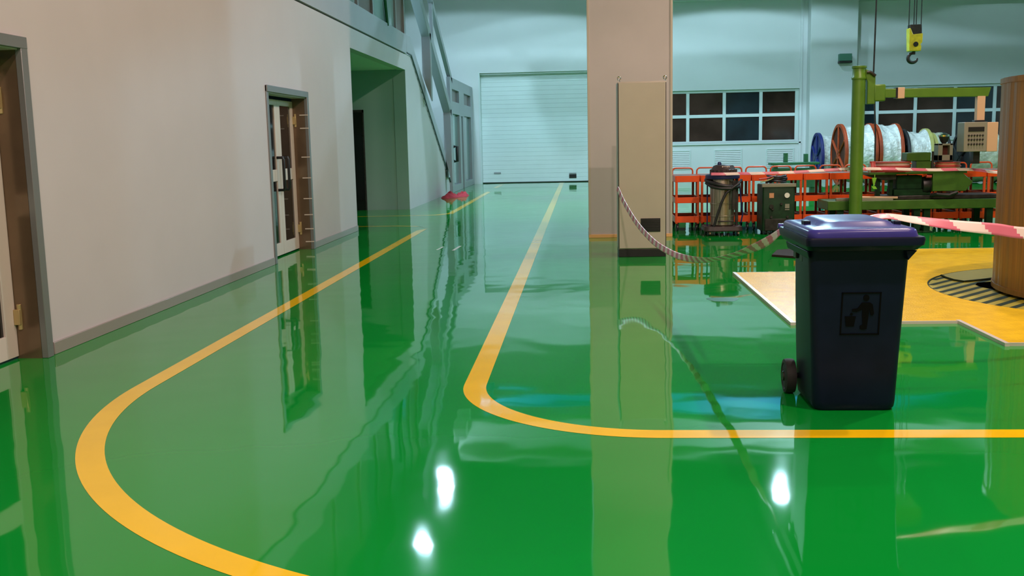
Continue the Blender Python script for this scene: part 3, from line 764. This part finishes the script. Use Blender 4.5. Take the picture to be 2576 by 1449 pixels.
cart_labels = ['orange three-tier cart first in the row, beside the beige pillar',
               'orange three-tier cart half hidden behind the steel vacuum cleaner',
               'orange three-tier cart between the steel vacuum and the dark green box',
               'orange three-tier cart behind the yellow label side of the dark green box',
               'orange three-tier cart behind the round gauge side of the dark green box',
               'orange three-tier cart in the clear gap between dark green box and green pole',
               'orange three-tier cart whose edge is cut off by the green pole',
               'orange three-tier cart just past the green pole, behind the lime ribbon',
               'orange three-tier cart behind the red spools of the green machine',
               'orange three-tier cart behind the gear cover of the green machine',
               'orange three-tier cart behind the shield of the green machine',
               'orange three-tier cart behind the machine end, next but one to the brown drum',
               'orange three-tier cart last in the row, next to the brown drum']
proto = make_cart(cart_labels[0])
for k in range(1, 13):
    c = copy_tree(proto)
    c.location.x += 0.4343 * k
    c['label'] = cart_labels[k]

# ------------------------------------------------------------------ industrial vacuum
vx, vy = 2.325, 16.85
vc = thing('industrial_vacuum', 'stainless steel industrial vacuum with black hose, standing before the orange carts', 'vacuum cleaner', (vx, vy, 0))
MB().lathe([(0.17, 0.15), (0.195, 0.17), (0.195, 0.30), (0.2, 0.305), (0.2, 0.325), (0.195, 0.33), (0.195, 0.50), (0.2, 0.505), (0.2, 0.525), (0.195, 0.53), (0.2, 0.88), (0.19, 0.93)], (vx, vy, 0), n=36).build('tank', 'steel', vc)
MB().lathe([(0.19, 0.915), (0.275, 0.925), (0.282, 0.95), (0.275, 0.985), (0.25, 0.995), (0.19, 1.0)], (vx, vy, 0), n=36).build('rim', 'navy', vc)
hm = MB().lathe([(0.205, 0.99), (0.222, 1.0), (0.222, 1.07), (0.19, 1.085), (0.165, 1.13), (0.12, 1.15), (0.0001, 1.152)], (vx + 0.015, vy, 0), n=30)
for a in range(10):
    an = PI + PI * a / 9
    hm.box(vx + 0.015 + 0.2 * math.cos(an) - 0.012, vx + 0.015 + 0.2 * math.cos(an) + 0.012, vy + 0.2 * math.sin(an) - 0.035, vy + 0.2 * math.sin(an) + 0.02, 1.02, 1.075)
head = hm.build('motor_head', 'vac_head', vc)
MB().lathe([(0.03, 1.14), (0.035, 1.165), (0.022, 1.195), (0.0001, 1.198)], (vx - 0.05, vy, 0), n=14).build('knob', 'navy', head)
dt = MB()
for q in range(5):
    dt.box(vx - 0.03 + q * 0.026, vx - 0.014 + q * 0.026, vy - 0.17, vy - 0.13, 1.112, 1.13)
dt.build('switch', 'tape_white', head)
loop = []
for i in range(34):
    a = PI * 0.5 - 2 * PI * i / 33 * 1.08
    loop.append((vx + 0.265 * math.cos(a) - 0.0, vy + 0.29 * math.sin(a), 0.885 - 0.07 * (0.5 - 0.5 * math.sin(a)) - 0.05 * math.cos(a)))
hz = MB().tube(loop, 0.03, 10)
hz.tube([(vx + 0.29, vy - 0.12, 0.90), (vx + 0.22, vy - 0.24, 0.84), (vx + 0.12, vy - 0.29, 0.78), (vx + 0.02, vy - 0.295, 0.70), (vx - 0.05, vy - 0.29, 0.55), (vx - 0.11, vy - 0.28, 0.36), (vx - 0.16, vy - 0.27, 0.18), (vx - 0.2, vy - 0.26, 0.10)], 0.022, 10)
hz.tube([(vx - 0.27, vy - 0.06, 0.86), (vx - 0.2, vy - 0.24, 0.80), (vx - 0.05, vy - 0.3, 0.775), (vx + 0.09, vy - 0.3, 0.77), (vx + 0.12, vy - 0.24, 0.765)], 0.026, 10)
hz.build('hose', 'hose', vc)
MB().box(vx + 0.2, vx + 0.25, vy - 0.08, vy - 0.03, 0.14, 0.92).box(vx + 0.13, vx + 0.19, vy - 0.21, vy - 0.17, 0.42, 0.9).box(vx - 0.1, vx + 0.16, vy - 0.225, vy - 0.2, 0.225, 0.245).build('frame', 'dark_steel', vc, 0.006)
MB().cyl((vx - 0.25, vy - 0.05, 0.14), (vx - 0.25, vy - 0.05, 0.86), 0.012, n=8).tube([(vx + 0.27, vy - 0.05, 0.85), (vx + 0.31, vy - 0.05, 0.45), (vx + 0.33, vy - 0.05, 0.35), (vx + 0.30, vy - 0.05, 0.2)], 0.012, 8).build('push_bar', 'navy', vc)
MB().loft([rring(vx - 0.31, vx + 0.29, vy - 0.3, vy + 0.25, 0.08, 0.075), rring(vx - 0.32, vx + 0.30, vy - 0.31, vy + 0.26, 0.08, 0.09), rring(vx - 0.31, vx + 0.29, vy - 0.3, vy + 0.25, 0.08, 0.155)]).build('trolley_base', 'vac_head', vc)
for dx, dy in ((-0.24, -0.22), (0.22, -0.22), (-0.24, 0.18), (0.22, 0.18)):
    cm = MB().lathe([(0.012, -0.018), (0.042, -0.016), (0.045, 0.0), (0.042, 0.016), (0.012, 0.018)], (vx + dx, vy + dy, 0.045), 'X', 16).box(vx + dx - 0.025, vx + dx + 0.025, vy + dy - 0.02, vy + dy + 0.02, 0.05, 0.08)
    cs = cm.build('caster', 'black', vc)
    MB().cyl((vx + dx + 0.01, vy + dy - 0.043, 0.05), (vx + dx + 0.01, vy + dy - 0.03, 0.05), 0.016, n=10).build('caster_bolt', 'tan', cs)

# ------------------------------------------------------------------ dark green power box beside it
gx0, gx1, gy0, gy1 = 2.955, 3.475, 16.70, 17.25
gb = thing('power_unit', 'scuffed dark green power unit with coiled cables on top, beside the vacuum', 'machine', (3.2, 17.0, 0))
MB().loft([rring(gx0, gx1, gy0, gy1, 0.03, 0.06), rring(gx0, gx1, gy0, gy1, 0.03, 0.80), rring(gx0 + 0.01, gx1 - 0.01, gy0 + 0.01, gy1 - 0.01, 0.03, 0.815)]).build('body', 'box_green', gb)
MB().box(gx0 - 0.012, gx1 + 0.012, gy0 - 0.012, gy0 + 0.05, 0.775, 0.83).build('top_rail', 'panel_grey', gb, 0.006)
MB().box(gx0 + 0.105, gx0 + 0.18, gy0 - 0.006, gy0, 0.60, 0.68).build('label_plate', 'tan_spool', gb)
MB().cyl((gx0 + 0.39, gy0, 0.64), (gx0 + 0.39, gy0 - 0.012, 0.64), 0.042, n=20).build('gauge', 'white_line', gb)
sk = MB()
for px_, pz_, r_ in ((0.14, 0.46, 0.035), (0.14, 0.29, 0.02), (0.40, 0.29, 0.02), (0.16, 0.42, 0.02), (0.30, 0.5, 0.02)):
    sk.cyl((gx0 + px_, gy0, pz_), (gx0 + px_, gy0 - 0.03, pz_), r_, n=14)
sk.build('socket', 'dark_steel', gb)
MB().box(gx0 + 0.36, gx0 + 0.43, gy0 - 0.006, gy0, 0.43, 0.5).box(gx0 + 0.36, gx0 + 0.43, gy0 - 0.006, gy0, 0.40, 0.415).build('switch_plate', 'panel_grey', gb)
MB().box(gx0 + 0.04, gx1 - 0.04, gy0 - 0.02, gy0, 0.07, 0.26).build('lower_grille', 'dark_steel', gb, 0.004)
for dx, dy in ((0.07, 0.07), (0.45, 0.07), (0.07, 0.48), (0.45, 0.48)):
    MB().lathe([(0.012, -0.016), (0.042, -0.014), (0.044, 0.0), (0.042, 0.014), (0.012, 0.016)], (gx0 + dx, gy0 + dy, 0.044), 'X', 16).box(gx0 + dx - 0.022, gx0 + dx + 0.022, gy0 + dy - 0.02, gy0 + dy + 0.02, 0.05, 0.07).build('caster', 'black', gb)
coil = thing('cable_coil', 'dark coiled cables heaped on the dark green power unit', 'cable', (3.22, 16.9, 0.815))
cm = MB()
for q in range(5):
    pts = []
    for i in range(26):
        a = 2 * PI * i / 26
        pts.append((3.22 + (0.15 + 0.012 * math.sin(3 * a + q)) * math.cos(a), 16.93 + 0.13 * math.sin(a), 0.858 + q * 0.022 + 0.010 * math.sin(2 * a + q * 2)))
    cm.tube(pts, 0.014, 7, True)
cm.build('coil', 'hose', coil)
MB().tube([(2.90, 16.74, 0.905), (3.0, 16.76, 0.915), (3.08, 16.8, 0.93), (3.18, 16.84, 0.955), (3.28, 16.86, 0.95), (3.36, 16.88, 0.90)], 0.012, 7).build('cable_end', 'red_spool', coil)
MB().tube([(2.93, 16.76, 0.86), (3.02, 16.78, 0.875), (3.1, 16.8, 0.90), (3.17, 16.82, 0.94), (3.2, 16.84, 0.97)], 0.010, 7).build('cable_end', 'olive_reel', coil)

# ------------------------------------------------------------------ swing arm with control box on a green pole
px, py = 4.365, 16.42
sa = thing('control_boom', 'green pole with swing arm and hanging control box beside the green machine', 'control stand', (px, py, 0))
MB().cyl((px, py, 0.03), (px, py, 2.47), 0.1, n=28).build('pole', 'pole_green', sa)
MB().lathe([(0.2, 0.0), (0.2, 0.03), (0.12, 0.035), (0.105, 0.12)], (px, py, 0), n=24).build('base_plate', 'pole_green', sa)
MB().lathe([(0.104, 2.44), (0.112, 2.45), (0.112, 2.475), (0.1, 2.49), (0.098, 2.61), (0.112, 2.62), (0.112, 2.65), (0.0001, 2.66)], (px, py, 0), n=28).build('cap', 'pole_green', sa)
MB().prism([(px + 0.09, py - 0.06, 2.60), (px + 0.13, py - 0.06, 2.58), (px + 0.24, py - 0.06, 2.50), (px + 0.24, py - 0.06, 2.06), (px + 0.12, py - 0.06, 2.06), (px + 0.12, py - 0.06, 2.40), (px + 0.09, py - 0.06, 2.48)], (0, 0.12, 0)).build('bracket', 'pole_green', sa, 0.01)
MB().tube([(px + 0.1, py - 0.075, 2.55), (px + 0.15, py - 0.08, 2.55), (px + 0.23, py - 0.08, 2.49)], 0.024, 8).build('conduit', 'black', sa)
MB().box(px + 0.22, px + 0.40, py - 0.07, py + 0.07, 2.10, 2.36).build('swivel', 'pole_green', sa, 0.02)
arm = MB().prism([(px + 0.34, py - 0.055, 2.29), (px + 2.0, py - 0.055, 2.275), (px + 1.96, py - 0.055, 2.135), (px + 0.34, py - 0.055, 2.155)], (0, 0.11, 0)).build('arm', 'pole_green', sa, 0.008)
MB().box(px + 0.555, px + 0.585, py - 0.062, py + 0.062, 2.14, 2.305).build('arm_seal', 'black', arm)
MB().box(px + 0.585, px + 0.69, py - 0.062, py + 0.062, 2.135, 2.305).build('arm_joint', 'tan', arm, 0.006)
MB().box(px + 1.80, px + 1.92, py - 0.055, py + 0.055, 1.76, 2.15).build('drop_post', 'tan', sa, 0.006)
MB().box(px + 1.77, px + 1.93, py - 0.06, py + 0.06, 1.735, 1.775).build('collar', 'black', sa, 0.004)
bx0, bx1 = px + 1.58, px + 1.93
bxm = MB().box(bx0, bx1, py - 0.16, py + 0.14, 1.29, 1.745).build('control_box', 'panel_grey', sa, 0.008)
MB().box(bx1 + 0.005, bx1 + 0.17, py - 0.14, py + 0.14, 1.285, 1.74).build('side_cover', 'tan', sa, 0.008)
MB().box(bx0 + 0.06, bx1 - 0.05, py - 0.168, py - 0.16, 1.60, 1.67).build('display', 'black', bxm)
bt = MB()
for rz in (1.54, 1.475, 1.405):
    for q in range(6):
        bt.cyl((bx0 + 0.07 + q * 0.042, py - 0.16, rz), (bx0 + 0.07 + q * 0.042, py - 0.178, rz), 0.014, n=10)
bt.build('button', 'dark_steel', bxm)
MB().box(bx0 + 0.20, bx0 + 0.30, py - 0.03, py + 0.07, 1.10, 1.29).build('cable_gland', 'black', sa)

# ------------------------------------------------------------------ green winding machine
mx0, mx1, my0, my1 = 3.98, 6.72, 16.62, 17.35
mc = thing('winding_machine', 'long green winding machine on a beam in front of the orange carts', 'machine', (5.4, 17, 0))
MB().box(mx0, mx1, my0, my1, 0.385, 0.535).build('base_beam', 'mach_green', mc, 0.01)
for xx in (4.15, 5.36, 5.52, 6.50):
    for yy in (my0 + 0.05, my1 - 0.15):
        MB().box(xx, xx + 0.1, yy, yy + 0.1, 0.02, 0.39).box(xx - 0.04, xx + 0.14, yy - 0.04, yy + 0.14, 0, 0.025).build('leg', 'box_green', mc, 0.005)
MB().box(4.12, 5.02, my0 + 0.03, my0 + 0.09, 0.535, 0.58).build('guide_rail', 'panel_grey', mc, 0.004)
MB().cyl((4.5, my0 + 0.05, 0.585), (5.09, my0 + 0.05, 0.572), 0.022, n=12).build('shaft', 'tan', mc)
MB().box(4.90, 6.72, my0 + 0.1, my1 - 0.05, 0.535, 0.60).build('bed', 'dark_steel', mc, 0.01)
rot = MB().lathe([(0.05, -0.24), (0.14, -0.23), (0.15, -0.18), (0.145, 0.05), (0.15, 0.12), (0.05, 0.18)], (5.35, my0 + 0.32, 0.77), 'X', 28)
rot.box(5.05, 5.62, my0 + 0.1, my0 + 0.5, 0.60, 0.70).box(5.1, 5.5, my0 + 0.14, my0 + 0.42, 0.7, 0.92)
rot.build('gearbox', 'box_green', mc, 0.008)
MB().lathe([(0.04, -0.09), (0.13, -0.08), (0.145, 0.0), (0.13, 0.06), (0.04, 0.07)], (5.58, my0 + 0.18, 0.76), 'X', 24).tube([(5.62, my0 + 0.05, 0.60), (5.68, my0 - 0.02, 0.62), (5.86, my0 - 0.03, 0.60), (6.0, my0 - 0.02, 0.65)], 0.03, 8).build('motor', 'black', mc)
MB().cyl((5.52, my0 + 0.02, 0.905), (5.60, my0 + 0.02, 0.90), 0.025, n=12).build('red_lever', 'red_spool', mc)
MB().prism([(5.62, my0, 0.96), (6.08, my0, 0.955), (6.25, my0, 0.81), (6.14, my0, 0.665), (5.62, my0, 0.665)], (0, 0.3, 0)).build('guard', 'mach_green', mc, 0.01)
MB().box(4.62, 6.15, my0 + 0.0, my0 + 0.52, 0.945, 0.985).build('table', 'mach_green', mc, 0.006)
MB().prism([(4.60, my0 + 0.1, 0.945), (5.08, my0 + 0.1, 0.945), (5.08, my0 + 0.1, 0.86), (4.9, my0 + 0.1, 0.85), (4.72, my0 + 0.1, 0.90)], (0, 0.25, 0)).build('table_bracket', 'dark_steel', mc, 0.005)
MB().box(4.80, 4.86, my0 + 0.2, my0 + 0.3, 0.53, 0.9).box(5.0, 5.06, my0 + 0.2, my0 + 0.3, 0.53, 0.9).build('support', 'box_green', mc, 0.005)
gh = thing('gear_head', 'green gear head standing on the machine table between red and tan spools', 'machine', (5.5, my0 + 0.26, 0.985))
MB().box(5.24, 5.62, my0 + 0.12, my0 + 0.40, 1.15, 1.285).build('gear_cover', 'mach_green', gh, 0.012)
MB().box(5.40, 5.64, my0 + 0.14, my0 + 0.38, 0.985, 1.15).build('gear_stand', 'mach_green', gh, 0.006)
MB().cyl((5.645, my0 + 0.12, 0.985), (5.645, my0 + 0.12, 1.3), 0.018, n=10).box(5.625, 5.665, my0 + 0.1, my0 + 0.15, 0.985, 1.12).build('side_bar', 'dark_steel', gh, 0.003)
rd = thing('wire_reader', 'grey reader frame with a small bowl lamp on the tan wound spools', 'instrument', (5.84, my0 + 0.2, 1.125))
hf = MB()
hf.box(5.72, 5.79, my0 + 0.1, my0 + 0.3, 1.15, 1.42).box(5.90, 5.95, my0 + 0.1, my0 + 0.3, 1.15, 1.42).box(5.72, 5.95, my0 + 0.1, my0 + 0.3, 1.39, 1.42).box(5.72, 5.95, my0 + 0.1, my0 + 0.3, 1.15, 1.24)
hf.build('reader_frame', 'panel_grey', rd, 0.006)
MB().box(5.79, 5.90, my0 + 0.2, my0 + 0.28, 1.24, 1.39).build('reader_core', 'rust_dark', rd)
MB().lathe([(0.03, 1.42), (0.06, 1.46), (0.085, 1.53), (0.0001, 1.545)], (5.84, my0 + 0.2, 0), n=18).build('lamp_bowl', 'dark_steel', rd)
MB().lathe([(0.086, 1.53), (0.09, 1.555), (0.05, 1.575), (0.0001, 1.58)], (5.83, my0 + 0.2, 0), n=18).build('lamp_cap', 'chrome', rd)
MB().box(5.72, 5.95, my0 + 0.08, my0 + 0.32, 1.126, 1.152).build('reader_base', 'dark_steel', rd)
ltag = thing('ribbon', 'lime green ribbon hanging from the green machine table', 'ribbon', (4.69, my0 + 0.03, 0.68))
MB().prism([(4.665, my0 - 0.014, 0.90), (4.735, my0 - 0.014, 0.90), (4.70, my0 - 0.014, 0.76), (4.69, my0 - 0.014, 0.76)], (0, 0.01, 0)).prism([(4.66, my0 - 0.014, 0.765), (4.72, my0 - 0.014, 0.765), (4.75, my0 - 0.014, 0.72), (4.69, my0 - 0.014, 0.72)], (0, 0.01, 0)).prism([(4.70, my0 - 0.014, 0.90), (4.71, my0 - 0.014, 0.90), (4.71, my0 - 0.014, 0.95), (4.70, my0 - 0.014, 0.95)], (0, 0.01, 0)).build('streamer', 'lime', ltag)

def flat_spool(x, y, z, r, h, core, lab):
    t = thing('flat_spool', lab, 'spool', (x, y, z), 'flat spools on the machine table')
    MB().lathe([(0.04, 0.0), (r, 0.0), (r, 0.014), (0.04, 0.014)], (x, y, z), n=36).build('lower_flange', 'red_spool', t)
    MB().lathe([(0.04, 0.014), (r * 0.93, 0.014), (r * 0.93, h - 0.014), (0.04, h - 0.014)], (x, y, z), n=36).build('winding', core, t)
    MB().lathe([(0.04, h - 0.014), (r, h - 0.014), (r, h), (0.04, h)], (x, y, z), n=36).build('upper_flange', 'red_spool', t)
    return t
flat_spool(5.03, my0 + 0.26, 0.985, 0.31, 0.085, 'red_spool', 'flat red spool on the machine table, lower of its pair')
flat_spool(5.04, my0 + 0.26, 1.07, 0.30, 0.075, 'pale_spool', 'flat spool with pale winding on the lower red spool')
flat_spool(5.91, my0 + 0.20, 0.985, 0.205, 0.08, 'tan_spool', 'flat tan wound spool on the machine table near the guard, lower of its pair')
flat_spool(5.91, my0 + 0.20, 1.065, 0.20, 0.06, 'tan_spool', 'flat tan wound spool on the lower one near the guard, under the small bowl lamp')
rk = thing('red_lantern', 'small red beacon at the table end beside the green pole', 'beacon', (4.66, my0 + 0.1, 0.985))
MB().lathe([(0.06, 0.985), (0.07, 1.0), (0.06, 1.09), (0.05, 1.10), (0.045, 1.16), (0.0001, 1.165)], (4.69, my0 + 0.08, 0), n=20).build('beacon', 'red_spool', rk)
MB().lathe([(0.02, 0.985), (0.022, 1.08), (0.018, 1.13), (0.0001, 1.135)], (4.635, my0 + 0.03, 0), n=12).build('handle', 'chrome', rk)

# ------------------------------------------------------------------ wrapped cable reels by the end wall
def reel(x0, x1, r, mA, mB, wrap, rw, lab, y=33.0, seed=0):
    t = thing('cable_reel', lab, 'cable reel', ((x0 + x1) / 2, y, 0), 'wrapped cable reels by the end wall')
    for xx, m_, sgn in ((x0, mA, -1), (x1, mB, 1)):
        fl = MB().lathe([(r - 0.09, -0.05), (r, -0.05), (r, 0.05), (r - 0.09, 0.05)], (xx, y, r), 'X', 48, closed=True)
        fl.tube([(xx, y + (r - 0.04) * math.cos(a), r + (r - 0.04) * math.sin(a)) for a in [2 * PI * i / 48 for i in range(48)]], 0.045, 8, True)
        for q in range(6):
            a = PI / 2 + q * PI / 3
            c0, c1 = Vector((xx + sgn * 0.03, y, r)), Vector((xx + sgn * 0.03, y + (r - 0.08) * math.cos(a), r + (r - 0.08) * math.sin(a)))
            fl.tube([c0, c1], 0.04, 6)
        fl.lathe([(0.02, -0.06), (0.16, -0.06), (0.16, 0.06), (0.02, 0.06)], (xx, y, r), 'X', 20)
        fo = fl.build('flange', m_, t)
        MB().lathe([(0.05, -0.012), (r - 0.05, -0.012), (r - 0.05, 0.012), (0.05, 0.012)], (xx, y, r), 'X', 48).build('disc', 'rust_dark' if m_ == 'rust_reel' else m_, fo)
    rnd = random.Random(seed)
    rings = []
    nx, na = 16, 44
    ph = [rnd.uniform(0, 6.28) for _ in range(6)]
    for i in range(nx + 1):
        tt_ = i / nx
        x = x0 + 0.02 + (x1 - x0 - 0.04) * tt_
        ring = []
        for k in range(na):
            a = 2 * PI * k / na
            rr = rw + (r - rw + 0.02) * (abs(2 * tt_ - 1) ** 5) + 0.022 * math.sin(7 * tt_ + 3 * a + ph[0]) + 0.014 * math.sin(17 * tt_ - 5 * a + ph[1]) + rnd.uniform(-0.012, 0.012)
            rr = min(rr, r - 0.004)
            ring.append(Vector((x, y + rr * math.cos(a), r + rr * math.sin(a))))
        rings.append(ring)
    MB().loft(rings).build('wrapped_winding', wrap, t, angle=70)
    return t
reel(8.04, 8.85, 0.836, 'blue_reel', 'blue_reel', 'wrap', 0.70, 'film wrapped cable reel with dark blue flange, next to the white wall column', 35.2, 1)
reel(8.22, 9.13, 0.965, 'rust_reel', 'rust_reel', 'wrap', 0.86, 'film wrapped cable reel with spoked red brown flange half behind the green pole', seed=2)
reel(9.27, 9.92, 0.955, 'rust_reel', 'rust_reel', 'wrap', 0.90, 'bright white wrapped cable reel with orange brown rims past the green pole', seed=3)
reel(10.15, 10.86, 0.865, 'black_reel', 'olive_reel', 'wrap', 0.75, 'white wrapped cable reel with black flange and dull yellow rim', seed=4)
reel(11.02, 11.40, 0.80, 'olive_reel', 'black_reel', 'wrap_dull', 0.79, 'yellowish wrapped reel behind the small bowl lamp of the machine', seed=5)
reel(12.0, 13.02, 0.80, 'black_reel', 'black_reel', 'wrap_dull', 0.795, 'dull wrapped reel behind the control box, next to the brown drum', seed=6)

gs = thing('reel_stand', 'small green stand with two upright posts behind the orange carts', 'stand', (5.5, 27, 0))
MB().box(4.95, 6.2, 26.85, 27.25, 0.84, 0.905).build('table', 'stand_green', gs, 0.01)
for xx in (5.31, 5.83):
    MB().box(xx, xx + 0.095, 26.95, 27.1, 0.90, 1.15 if xx < 5.5 else 1.12).build('post', 'stand_green', gs, 0.006)
for xx in (5.05, 6.0):
    MB().box(xx, xx + 0.1, 26.95, 27.15, 0, 0.84).build('leg', 'stand_green', gs, 0.006)
MB().box(5.0, 6.15, 26.9, 27.2, 0.25, 0.75).build('lower_panel', 'stand_green', gs, 0.01)

# ------------------------------------------------------------------ things lying on the floor
rc = thing('red_cloth', 'crumpled red cloth lying on the floor at the stair foot', 'cloth', (-3.8, 30.0, 0))
def heap(cx, cy, rx, ry, h, seed, name):
    rnd = random.Random(seed)
    mbh = MB()
    na, nr = 30, 9
    ph = [rnd.uniform(0, 6.28) for _ in range(5)]
    vs, fs = [], []
    for i in range(nr + 1):
        q = i / nr
        for k in range(na):
            a = 2 * PI * k / na
            s_ = 1 + 0.10 * math.sin(3 * a + ph[0]) + 0.06 * math.sin(5 * a + ph[1])
            zz = h * (1 - q ** 2.2) * (0.8 + 0.28 * math.sin(4 * q + 2 * a + ph[2]) + 0.16 * math.sin(9 * q - 3 * a + ph[3])) if i < nr else 0.0
            vs.append((cx + rx * q * s_ * math.cos(a), cy + ry * q * s_ * math.sin(a), max(0.0, zz) + 0.002))
    for i in range(nr):
        for k in range(na):
            j = (k + 1) % na
            fs.append((i * na + k, i * na + j, (i + 1) * na + j, (i + 1) * na + k))
    fs.append(tuple(nr * na + k for k in range(na)))
    mbh.add(vs, fs)
    return mbh.build(name, 'red_cloth', rc, angle=60)
heap(-3.86, 29.75, 0.26, 0.65, 0.16, 3, 'main_fold')
heap(-3.56, 30.4, 0.19, 0.7, 0.13, 5, 'side_fold')
bp = thing('floor_plate', 'dark brown flat plate lying on the green floor behind the bin', 'plate', (2.8, 13.9, 0))
MB().prism([(2.54, 13.62, 0), (2.80, 13.38, 0), (3.3, 13.42, 0), (3.3, 14.3, 0), (2.98, 14.34, 0), (2.72, 14.2, 0)], (0, 0, 0.03)).build('plate', 'brown_plate', bp, 0.004)

# ------------------------------------------------------------------ barrier tapes
def catmull(P, n):
    out = []
    P = [Vector(p) for p in P]
    Q = [2 * P[0] - P[1]] + P + [2 * P[-1] - P[-2]]
    for i in range(1, len(Q) - 2):
        for k in range(n):
            t = k / n
            a, b, c, d = Q[i - 1], Q[i], Q[i + 1], Q[i + 2]
            out.append(0.5 * ((2 * b) + (c - a) * t + (2 * a - 5 * b + 4 * c - d) * t ** 2 + (3 * b - a - 3 * c + d) * t ** 3))
    out.append(P[-1])
    return out
def tape(label, pts, width, twist, stripe=0.16, n=10):
    path = catmull(pts, n)
    L = [0]
    for a, b in zip(path, path[1:]):
        L.append(L[-1] + (b - a).length)
    tot = L[-1]
    m = max(8, int(tot / 0.02))
    mb = MB()
    vs = []
    K = 5
    j = 0
    for i in range(m + 1):
        s_ = tot * i / m
        while j < len(L) - 2 and L[j + 1] < s_:
            j += 1
        t = (s_ - L[j]) / max(1e-9, L[j + 1] - L[j])
        p = path[j].lerp(path[j + 1], t)
        d = (path[j + 1] - path[j]).normalized()
        h = Vector((0, 0, 1)) - d * d.z
        h.normalize()
        g = d.cross(h)
        an = twist(s_ / tot)
        wv = h * math.cos(an) + g * math.sin(an)
        for k in range(K + 1):
            vs.append(p + wv * width * (k / K - 0.5))
    fs, mi = [], []
    for i in range(m):
        for k in range(K):
            fs.append((i * (K + 1) + k, (i + 1) * (K + 1) + k, (i + 1) * (K + 1) + k + 1, i * (K + 1) + k + 1))
            s_ = tot * (i + 0.5) / m + k * width / K
            mi.append(int(s_ / stripe) % 2)
    mb.v = vs
    mb.f = [list(f) for f in fs]
    mb.m = mi
    o = mb.build('barrier_tape', ['tape_red', 'tape_white'])
    so = o.modifiers.new('thickness', 'SOLIDIFY')
    so.thickness = 0.0012
    so.offset = 0
    return tag(o, label, 'tape', 'barrier tapes')
tape('red and white barrier tape sagging from the beige cabinet to the blue bin',
     [(0.495, 13.775, 0.945), (0.515, 13.62, 0.90), (0.561, 13.199, 0.782), (0.664, 12.268, 0.60), (0.781, 11.207, 0.485), (0.879, 10.314, 0.459), (0.963, 9.552, 0.481), (1.044, 8.82, 0.543),
      (1.127, 8.068, 0.648), (1.202, 7.385, 0.779), (1.256, 6.902, 0.895), (1.295, 6.53, 1.012)], 0.062,
     lambda t: -0.35 + 1.5 * max(0, min(1, (t - 0.55) / 0.2)) - 1.6 * max(0, min(1, (t - 0.86) / 0.14)), 0.11)
tape('red and white barrier tape running from the blue bin to the brown drum',
     [(1.80, 6.50, 1.07), (1.93, 6.53, 1.082), (2.10, 6.54, 1.055), (2.38, 6.55, 1.013), (2.62, 6.56, 0.985), (2.83, 6.58, 0.955), (3.4, 6.8, 0.93), (4.3, 7.6, 0.94), (5.2, 8.62, 0.98)], 0.078,
     lambda t: -1.35 + 1.0 * min(1, t / 0.2), 0.2)
tape('red and white barrier tape stretched across the vacuum and the orange carts',
     [(2.10, 16.56, 1.012), (2.33, 16.54, 1.008), (2.60, 16.62, 1.008), (2.85, 16.77, 1.0), (3.48, 16.76, 1.01), (4.33, 16.72, 1.05), (4.45, 16.55, 1.05), (4.72, 16.54, 1.045), (5.03, 16.52, 1.035), (5.6, 16.55, 1.01), (6.18, 16.58, 1.005),
      (6.66, 16.7, 0.945), (7.2, 17.0, 0.94)], 0.048, lambda t: -0.3, 0.24)
